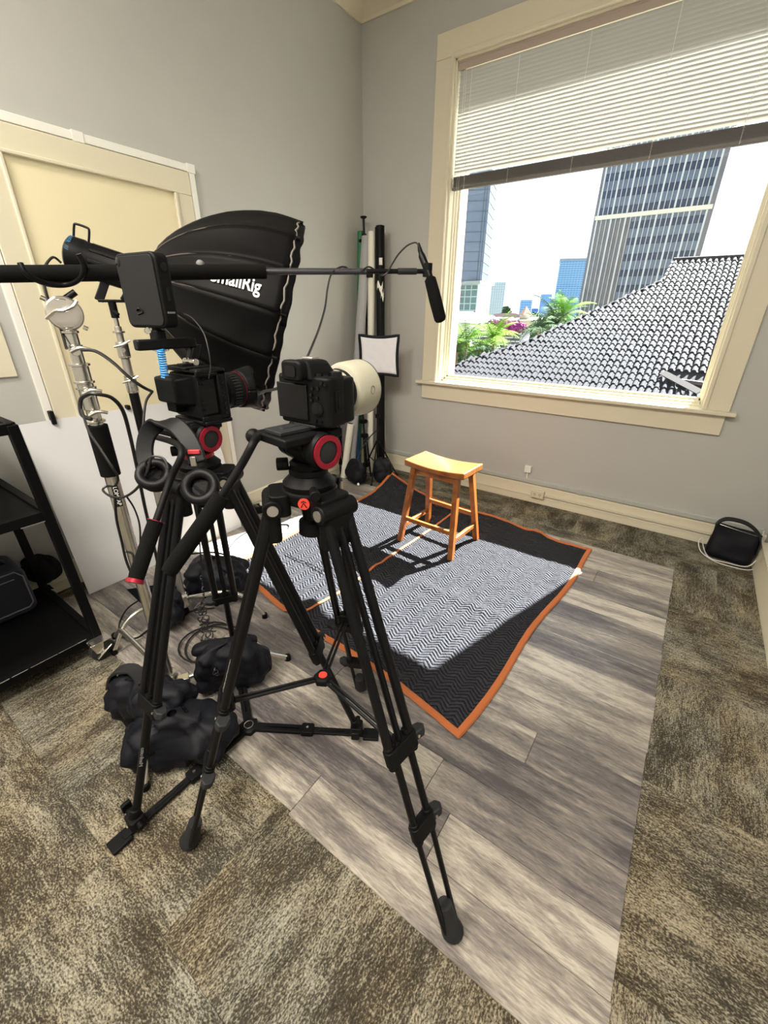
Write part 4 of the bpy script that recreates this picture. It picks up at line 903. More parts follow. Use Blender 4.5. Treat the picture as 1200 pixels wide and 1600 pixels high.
# ================================================================== HEADPHONES
hpn = thing('headphones', atd(270, 740, .96), 'black over ear headphones hung over the rear tripod head', 'headphones')
padm = mat('ear_pad_leather', (.004, .004, .005), .45, spec=.2, bump=.3, bscale=60)
bp_s = smooth([atd(232, 735, 1.00), atd(226, 705, 1.01), atd(232, 676, 1.01), atd(250, 661, 1.00), atd(272, 664, .98), atd(291, 682, .965), atd(303, 704, .955), atd(309, 724, .95)], 6)
B().strap(bp_s, .040, .010, (.75, .65, .15)).build('headband', mat('band_leather', (.005, .005, .006), .5, spec=.2, bump=.2, bscale=90), hpn, .003)
for (px_, py_, d_, q) in ((243, 744, 1.0, V((.5, -.35, .75))), (315, 762, .945, V((.55, -.55, .55)))):
    c_ = atd(px_, py_, d_); q = q.normalized()
    e_ = B().lathe(c_-q*.024, q, [(0, .020), (.006, .034), (.020, .039), (.028, .040)], 30).build('ear_cup', blkp, hpn)
    g = B(); r1 = []
    u = q.cross(V((0, 0, 1))).normalized(); w_ = q.cross(u)
    for k in range(32): a = 2*math.pi*k/32; r1.append(c_+q*.010+u*math.cos(a)*.031+w_*math.sin(a)*.031)
    g.tube(r1, .0115, 10, closed=True); g.build('ear_pad', padm, e_)
    B().lathe(c_+q*.002, q, [(0, .024), (.002, .024)], 24).build('speaker_cloth', foam, e_)
c_ = atd(307, 714, .95); B().box(atd(303, 706, .945), (.026, .006, .009), Matrix.Rotation(.7, 3, 'Z')).build('red_accent', mat('red_print', (.6, .05, .06), .4), hpn, .001)
B().box(atd(302, 721, .942), (.012, .005, .022), Matrix.Rotation(.75, 3, 'Z')).build('slider', alu, hpn, .001)
g = B(); g.tube(smooth([atd(232, 735, .99), atd(228, 722, .98), atd(240, 713, .97), atd(256, 717, .97), atd(262, 732, .97)], 6), .0028, 6).build('yoke_wire', cable, hpn)
# ================================================================== LIGHT STAND holding the boom (silver)
CX = V((-1.465, .54, 0))
cs = thing('boom_stand', CX, 'silver steel light stand carrying the boom pole in a forked rest', 'light stand')
zt = 1.50
def zon(y, c=CX):  # height on the vertical axis through c that projects to image row y
    lo, hi = 0.0, 2.4
    for _ in range(40):
        m_ = (lo+hi)/2; v_ = RM.transposed() @ (V((c.x, c.y, m_))-CAM); yy = 800-FPX*v_.y/-v_.z
        if yy > y: lo = m_
        else: hi = m_
    return lo
for nm, y0, y1, r_, mt in (('lower_tube', 1000, 742, .0205, chrome), ('foam_sleeve', 742, 664, .029, foam), ('middle_tube', 668, 640, .0185, chrome), ('upper_tube', 640, 568, .0215, chrome), ('top_tube', 568, 515, .0165, chrome)):
    z0 = zon(y0) if y0 < 1000 else .07; z1 = zon(y1); B().cyl((CX.x, CX.y, z0), (CX.x, CX.y, z1), r_, n=24).build(nm, mt, cs, .002)
for y in (737, 658, 606, 597, 570, 541, 519):
    z = zon(y); r_ = .027 if y > 560 else .021; B().lathe((CX.x, CX.y, z-.004), (0, 0, 1), [(0, r_-.004), (.002, r_), (.007, r_), (.009, r_-.004)], 24).build('collar', chrome, cs)
vd = V((-CX.x, -CX.y, 0)).normalized(); sd_ = V((-vd.y, vd.x, 0))
for y in (645, 612, 548):
    z = zon(y); g = B(); g.cyl(V((CX.x, CX.y, z))+vd*.015, V((CX.x, CX.y, z))+vd*.040, .012, n=14); g.build('lock_boss', chrome, cs, .001)
    B().tube(smooth([V((CX.x, CX.y, z))+vd*.04-sd_*.012, V((CX.x, CX.y, z+.01))+vd*.045+sd_*.012, V((CX.x, CX.y, z+.004))+vd*.045+sd_*.036], 5), .005, 8).build('tee_handle', chrome, cs)
hubz = .10
B().lathe((CX.x, CX.y, .05), (0, 0, 1), [(0, .022), (.004, .034), (.03, .036), (.034, .030), (.07, .029), (.074, .036), (.095, .036), (.1, .026)], 24).build('base_hub', chrome, cs)
fc = [V((-1.192, .272, .012)), V((-1.236, .975, .018)), V((-2.05, .57, .018))]
for i, f_ in enumerate(fc):
    d_ = V((f_.x-CX.x, f_.y-CX.y, 0)); Ld = d_.length; d_.normalize(); h_ = (.115, .10, .13)[i]
    k1 = CX+d_*(Ld*.80)+V((0, 0, h_)); pts = [CX+d_*.03+V((0, 0, h_-.01)), CX+d_*(Ld*.5)+V((0, 0, h_+.005)), CX+d_*(Ld*.72)+V((0, 0, h_)), CX+d_*(Ld*.80)+V((0, 0, h_-.012)), f_]
    lg_ = B().tube(pts, .0115, 14).build('leg', chrome, cs)
    B().cyl(f_+V((0, 0, -.011)), f_+V((0, 0, .014)), .0155, n=14).build('foot', blkp, lg_, .002)
    g = B().box(CX+d_*.05+V((0, 0, h_-.01)), (.05, .04, .03), Matrix.Rotation(math.atan2(d_.y, d_.x), 3, 'Z')); g.build('leg_socket', chrome, lg_, .004)
# grip head and forked rest
gz = zon(490); gc = V((CX.x, CX.y, gz))
gh = B().lathe(gc-vd*.012, vd, [(0, .040), (.003, .044), (.020, .044), (.024, .040)], 32).build('grip_disc', alu, cs)
B().lathe(gc+vd*.014, vd, [(0, .034), (.004, .034)], 28).build('inner_disc', alu, gh)
g = B().rbox(gc+V((0, 0, .0)), (.030, .035, .075), .010, 'z'); g.build('grip_body', chrome, cs, .003)
B().tube(smooth([gc+vd*.035-sd_*.045+V((0, 0, -.012)), gc+vd*.045-sd_*.02+V((0, 0, .006)), gc+vd*.05+V((0, 0, .008)), gc+vd*.045+sd_*.022+V((0, 0, .018)), gc+vd*.04+sd_*.034+V((0, 0, .032))], 6), .0050, 8).build('wing_handle', chrome, gh)
for q in (-1, 1): B().cyl(gc+sd_*q*.034+V((0, 0, -q*.034)), gc+sd_*q*.044+V((0, 0, -q*.040)), .006, n=10).build('side_screw', chrome, gh)
bm0 = atv(0, 427, CX); boomc = atv(110, 427, CX)
B().tube([gc+V((0, 0, .03)), boomc+V((0, 0, -.045))], .0085, 12).build('rest_stem', blk, cs)
def forkpt(px_, py_, dd=0): return atv(px_, py_, CX)+vd*dd
g = B().tube(smooth([forkpt(33, 413, .03), forkpt(40, 426, .035), forkpt(53, 436, .03), forkpt(75, 444, .012), forkpt(100, 445, 0), forkpt(118, 440, .01), forkpt(129, 428, .025), forkpt(130, 414, .035), forkpt(122, 399, .04)], 6), .0072, 10); g.build('forked_rest', blk, cs)
text('lettering', 'LOMTAP', .017, axes(V((CX.x, CX.y, zon(772)))+vd*.0212, V((0, 0, -1)), sd_, vd) @ Matrix.Rotation(0, 4, 'Z'), whiteink, cs)
B(axes(V((CX.x, CX.y, zon(772)))+vd*.0206, V((0, 0, -1)), sd_, vd)).box((0, 0, 0), (.075, .018, .0008)).build('brand_plate', blkg, cs)
# ================================================================== BOOM POLE AND MICROPHONE
bdep = -(RM.transposed() @ (boomc-CAM)).z
P_a = atd(-60, 428, bdep-.02); P_b = atd(415, 424, 1.30); P_c = atd(660, 424, 1.42)
P_a = boomc+(boomc-P_b).normalized()*.45
bpole = thing('boom_pole', boomc, 'long black boom pole crossing the picture in front of the softbox', 'boom pole')
d_ = (P_b-boomc).normalized(); B().tube([P_a, P_b], .0205, 20).build('foam_grip', foam, bpole)
B().cyl(P_b-d_*.02, P_b+(P_c-P_b)*.62, .0095, n=16).build('outer_tube', mat('pole_graphite', (.07, .07, .08), .25, metal=.6), bpole)
B().cyl(P_b+(P_c-P_b)*.60, P_c, .0075, n=16).build('inner_tube', blk, bpole)
B().cyl(P_b+(P_c-P_b)*.83, P_b+(P_c-P_b)*.96, .0100, n=16).build('twist_lock', dgrey, bpole, .002)
B().ball(atd(313, 413, 1.235), .012, 14, 10).build('clip_ball', greyink, bpole)
mic = thing('shotgun_microphone', atd(668, 428, 1.42), 'black foam covered shotgun microphone hanging at the tip of the boom pole', 'microphone')
m0 = atd(659, 400, 1.41); m1 = atd(671, 432, 1.42); m2 = atd(689, 503, 1.44); md = (m2-m1).normalized()
B().loft([(m1, .010), (m1+md*.010, .0195), (m1.lerp(m2, .5), .0215), (m2-md*.012, .0205), (m2-md*.003, .016), (m2, .008)], 20).build('foam_windscreen', foam, mic)
B().loft([(m0-md*.012, .0075), (m0, .0115), (m1-md*.01, .0120), (m1+md*.02, .010)], 16).build('mic_body', blk, mic)
B().loft([(atd(654, 380, 1.405), .0035), (atd(656, 390, 1.41), .0075), (m0-md*.008, .008)], 12).build('connector', blkp, mic)
g = B().lathe(atd(668, 422, 1.42)-V((0, 0, .02)), (0, 0, 1), [(0, .016), (.04, .016)], 16, caps=False); g.cyl(P_c, atd(668, 424, 1.42), .0085, n=12); g.build('shock_mount', blkp, mic, .001)
def wire(name, label, pts, r_=.003, m_=None, n_=6):
    return tag(B().tube(smooth(pts, 7), r_, n_).build(name, m_ or cable), label, 'cable')
wire('microphone_cable', 'black cable looping from the microphone tip back over the boom pole', [atd(655, 384, 1.405), atd(649, 379, 1.405), atd(636, 384, 1.405), atd(622, 398, 1.40), atd(612, 414, 1.39), atd(606, 425, 1.375), atd(598, 430, 1.38), atd(588, 424, 1.40), atd(577, 417, 1.385), atd(568, 421, 1.36), atd(560, 428, 1.37), atd(551, 427, 1.395), atd(541, 418, 1.37), atd(530, 418, 1.35), atd(518, 428, 1.33), atd(512, 450, 1.25), atd(508, 480, 1.15), atd(499, 512, 1.05), atd(488, 540, .95), atd(476, 568, .86)], .0028)
# ================================================================== SECOND STAND, LED LIGHT, SOFTBOX
DX = V((-1.909, .874, 0))
ls = thing('lamp_stand', DX, 'slim silver and black light stand under the lamp with the softbox', 'light stand')
def zd(y): return zon(y, DX)
for nm, y0, y1, r_, mt in (('lower_tube', 990, 700, .017, alu), ('black_tube', 720, 614, .019, blk), ('middle_tube', 616, 560, .0165, alu), ('upper_tube', 562, 510, .013, alu), ('top_pin', 512, 486, .0085, chrome)):
    B().cyl((DX.x, DX.y, zd(y0) if y0 < 980 else .10), (DX.x, DX.y, zd(y1)), r_, n=20).build(nm, mt, ls, .001)
vd2 = V((-DX.x, -DX.y, 0)).normalized(); sd2 = V((-vd2.y, vd2.x, 0))
for y in (612, 588, 558, 536, 519): z = zd(y); B().lathe((DX.x, DX.y, z-.004), (0, 0, 1), [(0, .018), (.002, .0225), (.007, .0225), (.009, .018)], 20).build('collar', chrome, ls)
for y in (600, 546):
    c_ = V((DX.x, DX.y, zd(y))); B().rbox(c_+vd2*.006, (.040, .040, .055), .012, 'z').build('lock_block', chrome, ls, .002)
    B().cyl(c_+vd2*.022, c_+vd2*.034, .008, n=12).build('lock_bolt', alu, ls)
    B().tube(smooth([c_+vd2*.035-sd2*.03+V((0, 0, .012)), c_+vd2*.04+V((0, 0, .02)), c_+vd2*.035+sd2*.03+V((0, 0, .034))], 5), .0045, 8).build('tee_handle', chrome, ls)
B().lathe((DX.x, DX.y, .08), (0, 0, 1), [(0, .024), (.01, .03), (.07, .03), (.08, .022)], 20).build('base_hub', chrome, ls)
for (ang, Ld) in ((35, .42), (158, .42), (-95, .36)):
    d_ = V((math.cos(math.radians(ang)), math.sin(math.radians(ang)), 0)); f_ = DX+d_*Ld+V((0, 0, .018)); h_ = .17
    lg_ = B().tube(smooth([DX+d_*.02+V((0, 0, h_-.04)), DX+d_*(Ld*.5)+V((0, 0, h_)), DX+d_*(Ld*.78)+V((0, 0, h_-.03)), f_], 5), .0115, 12).build('leg', chrome, ls)
    B().cyl(f_+V((0, 0, -.011)), f_+V((0, 0, .014)), .015, n=12).build('foot', blkp, lg_)
# lamp
P0 = V((-1.846, 1.010, 1.611)); LA = V((.638, .711, -.295)).normalized()
lx = LA.cross(V((0, 0, 1))).normalized(); lz = lx.cross(LA).normalized()
lamp = thing('led_lamp', V((DX.x, DX.y, zd(486))), 'black cylindrical studio lamp with a wire handle fixed behind the softbox', 'lamp')
ML = axes(P0, lx, LA, lz)
B(ML).lathe((0, -.275, 0), (0, 1, 0), [(0, .055), (.006, .063), (.05, .064), (.055, .061), (.20, .060), (.21, .062), (.255, .062), (.26, .052)], 32).build('housing', blkp, lamp)
g = B(ML)
for k in range(10):
    a = 2*math.pi*k/10; g.box((.0615*math.cos(a), -.13, .0615*math.sin(a)), (.006, .13, .010), Matrix.Rotation(-a, 3, 'Y'))
g.build('cooling_fin', blk, lamp, .001)
g = B(ML).lathe((0, -.28, 0), (0, 1, 0), [(0, .048), (.006, .057), (.010, .057)], 28); g.build('rear_panel', blkg, lamp)
g = B(ML); g.tube(smooth([(-.0, -.262, .058), (-.0, -.262, .098), (-.0, -.256, .106), (0, -.222, .106), (0, -.214, .098), (0, -.214, .058)], 3), .0042, 8); g.build('wire_handle', blk, lamp)
B(ML).lathe((-.058, -.10, -.02), (-1, 0, 0), [(0, .020), (.012, .020), (.014, .016)], 18).build('tilt_knob', blkp, lamp)
B(ML).lathe((.056, -.10, -.02), (1, 0, 0), [(0, .022), (.014, .022), (.016, .018)], 18).build('tilt_knob', blkp, lamp)
def lampwarp(co):
    a = math.radians(180) ; 
    th = math.radians(52)-co.x/.065; r_ = .0652
    return ML @ V((r_*math.cos(th)*1.0, -.262+co.y, r_*math.sin(th)))
lt = text('lettering', 'POWER  ///', .019, None, blueink, lamp, warp=lampwarp)
yk = DX+V((0, 0, zd(486)))
g = B(); 
for q in (-1, 1):
    a = yk+sd2*.042*q+V((0, 0, .035)); b_ = ML @ V((.0, -.10, -.03))+sd2*.050*q; g.bar(a, b_, .030, .008, tuple(vd2))
g.bar(yk-sd2*.045+V((0, 0, .035)), yk+sd2*.045+V((0, 0, .035)), .030, .010, (0, 0, 1)); g.build('yoke', blk, lamp, .003)
B().cyl(yk+V((0, 0, -.025)), yk+V((0, 0, .04)), .014, n=14).build('spigot', blkp, lamp, .002)
B().tube([yk+vd2*.012+V((0, 0, 0)), yk+vd2*.03+sd2*.012+V((0, 0, -.012))], .006, 8).build('spigot_knob', blkp, lamp)
# softbox
sb = thing('softbox', P0, 'large deep parabolic black softbox facing the stool', 'softbox')
SL_, R0, R1, NR = .50, .062, .380, 16
def rad(s): return R0+(R1-R0)*(math.sin(min(1, s)*math.pi/2)**.62)
def sp_(s, th, k=1.0): 
    r_ = rad(s)*k; return ML @ V((r_*math.cos(th), SL_*s, r_*math.sin(th)))
PH = math.radians(5)
for i in range(NR):
    a0 = PH+2*math.pi*i/NR; a1 = PH+2*math.pi*(i+1)/NR
    def fn(u, v):
        th = a0+(a1-a0)*u; kk = math.cos(math.pi/NR)/math.cos(abs(u-.5)*2*math.pi/NR) if True else 1
        bow = 1-.025*math.sin(math.pi*u)*math.sin(math.pi*v); wr = 1+.006*noise.noise(V((u*3+i*7, v*9, 1)))
        return sp_(v, th, kk/math.cos(math.pi/NR)*math.cos(math.pi/NR)*bow*wr/ (math.cos(math.pi/NR)) )
    g = B(); g.grid(fn, 8, 18); g.build('fabric_panel', fabric2, sb, solid=.002)
    rp = [sp_(v/18, a0, 1.006) for v in range(19)]
    rb = B().tube(rp, .0042, 8).build('rib', mat('rib_binding', (.06, .042, .036), .6), sb)
    e0 = rp[-1]; ed = (rp[-1]-rp[-3]).normalized(); B().tube([e0-ed*.03, e0+ed*.018], .0062, 8).build('rod_tip', blkp, rb)
g = B(); 
def lip(u, v):
    th = 2*math.pi*u; k = 1-.02*v + (.010*noise.noise(V((u*60, v*3, 0))) if v > .2 else 0)
    return ML @ V((R1*k*math.cos(th), SL_+.028*v+.006*noise.noise(V((u*45, 5, v))), R1*k*math.sin(th)))
g.grid(lip, 180, 5); g.build('front_lip', fabric2, sb, solid=.002)
B().tube([ML @ V((R1*1.004*math.cos(2*math.pi*k/120), SL_+.004*math.sin(k*1.9), R1*1.004*math.sin(2*math.pi*k/120))) for k in range(120)], .0035, 6, closed=True).build('edge_piping', mat('piping_grey', (.20, .18, .16), .6), sb)
B(ML).lathe((0, SL_+.02, 0), (0, 1, 0), [(0, .36), (.002, .36)], 48).build('diffuser', mat('diffuser_cloth', (.75, .75, .75), .8), sb)
B(ML).lathe((0, -.015, 0), (0, 1, 0), [(0, .055), (.003, .068), (.02, .068), (.024, .060)], 32).build('speed_ring', blk, sb)


def logo(co): return sp_(.675+co.x/SL_*.86, math.radians(14.5)+co.y/.345, 1.004)
text('lettering', 'SmallRig', .058, None, whiteink, sb, warp=logo, bold=.0012)
# ================================================================== SAND BAGS and soft bags
def softbag(b, M, d, seed, pinch=.25, tw=0.0, flat=True, nu=34, nv=22, amp=.03):
    """lumpy pouch: d = (x, y, z) size, origin at the middle of its base"""
    r0 = seed*3.7
    def fn(u, v):
        a = 2*math.pi*u; t = -1+2*v; c_, s_ = math.cos(a), math.sin(a)
        ex = lambda q, p: math.copysign(abs(q)**p, q)
        w_ = math.sqrt(max(0, 1-abs(t)**2.6)); pin = 1-pinch*(t*.5+.5)
        p = V((ex(c_, .55)*w_*d[0]/2*(.9+.1*pin), ex(s_, .6)*w_*d[1]/2*pin, (t*.5+.5)*d[2]))
        n_ = noise.noise(V((p.x*9+r0, p.y*9, p.z*9)))*amp*1.2 + noise.noise(V((p.x*24, p.y*24+r0, p.z*24)))*amp*.5 - amp*.9*max(0, .25-abs(noise.noise(V((p.x*11+r0, p.y*11, p.z*7-r0)))))/.25*.6
        nd = V((c_, s_, .3*t)); p += nd*n_; 
        return V((p.x, p.y, max(p.z, 0)))
    k = b.m; b.m = M; b.grid(fn, nu*2, nv*2); b.m = k; return b
web = mat('webbing', (.008, .008, .010), .7)
s1 = thing('sandbag', (-1.20, .45, 0), 'large black saddle sandbag slumped on the carpet at the silver stand base', 'sandbag')
softbag(B(), frame((-1.215, .425, 0), 42), (.40, .24, .20), 1, .35).build('pouch', fabric, s1)
softbag(B(), frame((-1.45, .42, .0), 20), (.23, .19, .27), 2, .15).build('pouch', fabric, s1)
softbag(B(), frame((-1.33, .44, .10), 30), (.24, .16, .16), 7, .3).build('saddle', fabric, s1)
B().strap(smooth([V((-1.53, .36, .20)), V((-1.50, .38, .27)), V((-1.44, .42, .285)), V((-1.37, .42, .26))], 5), .05, .008, (.5, -.8, .1)).build('strap', web, s1)
B().ball(atz(243, 1123, .19), (.007, .007, .006), 10, 8).build('snap_button', chrome, s1)
B().tube(smooth([atz(283, 1100, .20), atz(287, 1106, .21), atz(292, 1112, .20)], 4), .006, 6).build('strap_buckle', blkg, s1)
s2 = thing('sandbag', (-1.32, .76, .0), 'black sandbag hung on the silver leg beside the ground spreader', 'sandbag')
softbag(B(), frame((-1.32, .74, .0), 48), (.32, .17, .24), 3, .30).build('pouch', fabric, s2)
softbag(B(), frame((-1.36, .75, .16), 52), (.27, .07, .075), 13, .1, amp=.008).build('rolled_top', fabric, s2)
s3 = thing('sandbag', (-1.93, .79, .0), 'small black sandbag flopped over the leg next to the white board', 'sandbag')
softbag(B(), frame((-1.93, .82, .0), -40), (.24, .15, .21), 4, .3).build('pouch', fabric, s3)
B().add([V((-2.12, .70, .20)), V((-1.96, .80, .24)), V((-1.90, .86, .17)), V((-2.04, .72, .13)), V((-2.115, .705, .19)), V((-1.96, .81, .225)), V((-1.905, .87, .155)), V((-2.03, .73, .115))], [(0, 1, 2, 3), (7, 6, 5, 4), (0, 4, 5, 1), (1, 5, 6, 2), (2, 6, 7, 3), (3, 7, 4, 0)]).build('flap', fabric, s3, .004)
s4 = thing('equipment_bag', (-1.92, 1.12, .0), 'bulky black equipment bag behind the rear tripod legs', 'bag')
softbag(B(), frame((-1.93, 1.10, PZ), 25), (.36, .26, .26), 5, .1).build('body', fabric, s4)
B().tube(smooth([V((-2.06, 1.0, .25)), V((-2.0, .98, .31)), V((-1.88, 1.08, .32)), V((-1.82, 1.18, .25))], 5), .012, 8, flat=.4).build('handle', web, s4)
s5 = thing('cap', (-2.05, 1.27, PZ), 'dark rounded pouch with brown underside beside the blanket edge', 'pouch')
softbag(B(), frame((-2.05, 1.27, PZ+.02), 20), (.22, .17, .10), 6, .3, amp=.01).build('body', fabric, s5)
B(frame((-2.05, 1.27, PZ), 20)).lathe((0, 0, 0), (0, 0, 1), [(0, .06), (.022, .085), (.03, .07)], 20).build('underside', mat('brown_leather', (.05, .02, .015), .5), s5)
s5.name = 'pouch'; WORLD['pouch'] = WORLD.get('cap')
# ================================================================== WHITE BOARD leaning on the door
wbd = thing('foam_board', (-2.55, 1.2, PZ), 'large white foam board leaning against the door', 'board')
def slab(x0, x1, y0, y1, z1, th, off=0):
    d_ = V((x1-x0, 0, z1)).normalized(); n_ = V((d_.z, 0, -d_.x)); vs = []
    for y in (y0, y1):
        for (x, z) in ((x0, PZ+off), (x1, z1+off)):
            for k in (0, 1): vs.append(V((x, y, z))+n_*(th*k))
    return vs, [(0, 2, 3, 1), (4, 5, 7, 6), (0, 1, 5, 4), (2, 6, 7, 3), (1, 3, 7, 5), (0, 4, 6, 2)]
for k in range(3): B().add(*slab(-2.555-.008*k, -2.722-.006*k, .655+.004*k, 1.725-.01*k, .975-.004*k, .0055)).build('board_sheet', boardm, wbd, flat=True)
for px_, py_ in ((80, 652), (198, 636)):
    q = atx(px_, py_, -2.725); B().box(q+V((.012, 0, .0)), (.035, .020, .07 if px_ < 100 else .025)).build('clip', blkp, wbd, .003)
# ================================================================== BLACK UTILITY CART
cartm = mat('cart_steel', (.0025, .0025, .003), .55, spec=.12, bump=.1, bscale=200)
Pb = atz(150, 990, .12); ct = thing('utility_cart', (Pb.x-.33, Pb.y-.4, 0), 'black steel utility cart on casters at the left edge', 'cart')
Pt = atv(17, 664, (Pb.x, Pb.y)); ln_ = (Pt-Pb); zt_ = Pt.z
def cp_(ix, iy, z): # lean shared by all posts
    t = (z-.12)/(zt_-.12); o = V((Pb.x, Pb.y, 0))+V((ln_.x, ln_.y, 0))*t; return o+V((-.62*ix, -.85*iy, z))
zm = atv(52, 800, (Pb.x-.03, Pb.y)).z
for ix in (0, 1):
    for iy in (0, 1): B().bar(cp_(ix, iy, .105), cp_(ix, iy, zt_), .034, .034, (1, 0, 0)).build('post', cartm, ct, .002)
for nm, z in (('bottom_shelf', .12), ('middle_shelf', zm), ('top_shelf', zt_)):
    a, b_, c_, d_ = cp_(0, 0, z), cp_(1, 0, z), cp_(1, 1, z), cp_(0, 1, z)
    g = B().add([p+V((0, 0, q)) for q in (-.010, .0) for p in (a, b_, c_, d_)], [(3, 2, 1, 0), (4, 5, 6, 7), (0, 1, 5, 4), (1, 2, 6, 5), (2, 3, 7, 6), (3, 0, 4, 7)])
    sh = g.build(nm, cartm, ct)
    for p, q in ((a, b_), (b_, c_), (c_, d_), (d_, a)): B().bar(p+V((0, 0, -.012)), q+V((0, 0, -.012)), .030, .040).build('shelf_rim', cartm, sh, .002)
scf = mat('worn_edge', (.30, .30, .29), .5, metal=.6); 
g = B(); rr = random.Random(8); e0, e1 = cp_(0, 0, .12)+V((.0155, -.03, .0075)), cp_(0, 1, .12)+V((.0155, 0, .0075))
t_ = .02
while t_ < .85: L_ = rr.uniform(.02, .12); g.tube([e0.lerp(e1, t_), e0.lerp(e1, min(.9, t_+L_))], rr.uniform(.0008, .0018), 5); t_ += L_+rr.uniform(.0, .02)
g.build('worn_edge', scf, ct)['kind'] = 'stuff'
for ix, iy in ((0, 0), (0, 1), (1, 0), (1, 1)):
    c_ = cp_(ix, iy, .0); c_.z = .052; c_ = c_+V((.035 if ix == 0 else 0, -.01, 0))
    cs_ = B().cyl(c_+V((-.014, .0, 0)), c_+V((.014, 0, 0)), .052, n=28).build('caster_wheel', mat('caster_rubber', (.02, .02, .02), .5), ct, .004)
    g = B(); 
    for q in (-1, 1): g.add([c_+V((q*.019, -.03, .0)), c_+V((q*.019, .0, -.008)), c_+V((q*.019, .01, .055)), c_+V((q*.019, -.045, .055)), c_+V((q*.022, -.03, .0)), c_+V((q*.022, .0, -.008)), c_+V((q*.022, .01, .055)), c_+V((q*.022, -.045, .055))], [(0, 1, 2, 3), (7, 6, 5, 4), (0, 4, 5, 1), (1, 5, 6, 2), (2, 6, 7, 3), (3, 7, 4, 0)])
    g.box(c_+V((0, 0, .058)), (.07, .08, .006)); g.cyl(c_+V((-.028, 0, 0)), c_+V((.028, 0, 0)), .008, n=10); g.build('caster_fork', chrome, cs_, .001)
    B().bar(c_+V((.030, -.035, -.02)), c_+V((.030, .035, .022)), .006, .014, (1, 0, 0)).build('brake_lever', chrome, cs_, .002)
B().bar(cp_(0, 0, zm-.03)+V((.02, -.02, 0)), cp_(0, 0, zm-.03)+V((.02, -.10, 0)), .002, .003).build('edge_tape', greyink, ct)
# camera bag on the bottom shelf
bgp = atz(14, 950, .145); cbag = thing('shoulder_bag', (bgp.x-.05, bgp.y-.10, .14), 'dark navy padded camera bag with grey piping on the cart bottom shelf', 'bag')
navy = mat('navy_cordura', (.004, .006, .014), .7, bump=.2, bscale=300); pipg = mat('grey_piping', (.12, .12, .14), .5)
MB_ = frame((bgp.x-.03, bgp.y-.07, .122), 0)
B(MB_).rbox((0, 0, .125), (.22, .34, .25), .04, 'x').build('body', navy, cbag, .012, seg=3)
poly = [(.0, -.145, .03), (.0, .135, .03), (.0, .155, .05), (.0, .155, .20), (.0, .13, .235), (.0, -.145, .235)]
B(MB_).tube([(.112, y, z) for x, y, z in poly], .0035, 6, closed=True).build('piping', pipg, cbag)
B(MB_).tube([(.113, -.145, .20), (.113, .12, .20)], .003, 6).build('zip_line', pipg, cbag)
B(MB_).strap(smooth([V((0, -.15, .25)), V((0, -.08, .33)), V((0, .05, .33)), V((0, .13, .25))], 6), .035, .006, (1, 0, 0)).build('carry_strap', navy, cbag)
q = atz(80, 895, .20); pc = thing('padded_pouch', (q.x, q.y, .12), 'black padded pouch lying behind the camera bag on the cart', 'pouch')
softbag(B(), frame((q.x-.08, q.y-.02, .125), 15), (.20, .15, .17), 9, .3, amp=.012).build('body', foam, pc)
B().tube(smooth([q+V((-.06, -.06, .02)), q+V((-.03, -.03, .06)), q+V((.0, -.03, .03))], 4), .006, 6).build('strap', web, pc)
# ================================================================== CORNER : rolls, stands, small softbox
def roll(name, label, pt, pb, r_, m_, cap=None, Y=3.42, grp=None):
    a = aty(pt[0], pt[1], Y); b_ = atz(pb[0], pb[1], PZ) if len(pb) == 2 else V(pb)
    t = thing(name, b_, label, 'roll', grp); d_ = (a-b_).normalized()
    B().cyl(b_, a, r_, n=24).build('tube', m_, t, .001)
    B().cyl(a, a+d_*.003, r_*.72, n=20).build('core_end', cap or dgrey, t)
    return t, a, b_, d_
greyr = mat('grey_paper', (.33, .33, .335), .7); creamr = mat('cream_paper', (.74, .72, .62), .6); greenr = mat('green_paper', (.02, .16, .06), .6); bluer = mat('blue_paper', (.015, .06, .20), .5)
roll('backdrop_roll', 'tall grey backdrop roll leaning in the corner', (573, 370), (-2.60, 3.10, PZ), .043, greyr)
_, a, b_, d_ = roll('backdrop_roll', 'tall cream backdrop roll with a black tape band in the corner', (581, 362), (-2.50, 3.30, PZ), .032, creamr)
B().cyl(aty(578, 431, 3.385)-d_*.016, aty(578, 431, 3.385)+d_*.016, .0335, n=24).build('tape_band', blkp, bpy.data.objects['backdrop_roll.001'])
_, a, b_, d_ = roll('backdrop_tube', 'tall black tube with torn white tape leaning in the corner', (594, 353), (-2.40, 3.36, PZ), .037, blkp, Y=3.44)
tb = bpy.data.objects['backdrop_tube']
L_ = (a-b_).length
fd = (CAM-a).normalized(); fd = (fd-d_*fd.dot(d_)).normalized(); sd3 = d_.cross(fd)
def onroll(t, ang, r_=.0378): return b_.lerp(a, t)+fd*math.cos(ang)*r_+sd3*math.sin(ang)*r_
for t0, t1, a0, a1 in ((.865, .89, -.3, .5), (.775, .80, -.9, .6), (.745, .775, .1, .9), (.55, .565, -.9, 1.0)):
    g = B(); g.grid(lambda u, v: onroll(t0+(t1-t0)*v+(.012*math.sin(u*7) if t0 < .8 else 0), a0+(a1-a0)*u), 6, 1); g.build('tape_patch', whitep, tb, solid=.001)
B().bar(b_.lerp(a, .80)-sd3*.04, b_.lerp(a, .995)-sd3*.038, .012, .02, tuple(fd)).build('end_flap', blkp, tb)
roll('backdrop_roll', 'thin green roll hidden behind the grey roll', (564, 362), (-2.67, 3.32, PZ), .030, greenr, Y=3.47)
roll('backdrop_roll', 'short dark blue roll standing below the white lens', (552, 600), (-2.56, 3.18, PZ), .030, bluer, Y=3.30)
roll('cardboard_tube', 'short white tube with a black end cap under the near camera', (548, 662), (-2.62, 3.02, PZ), .032, creamr, blkp, Y=3.10)
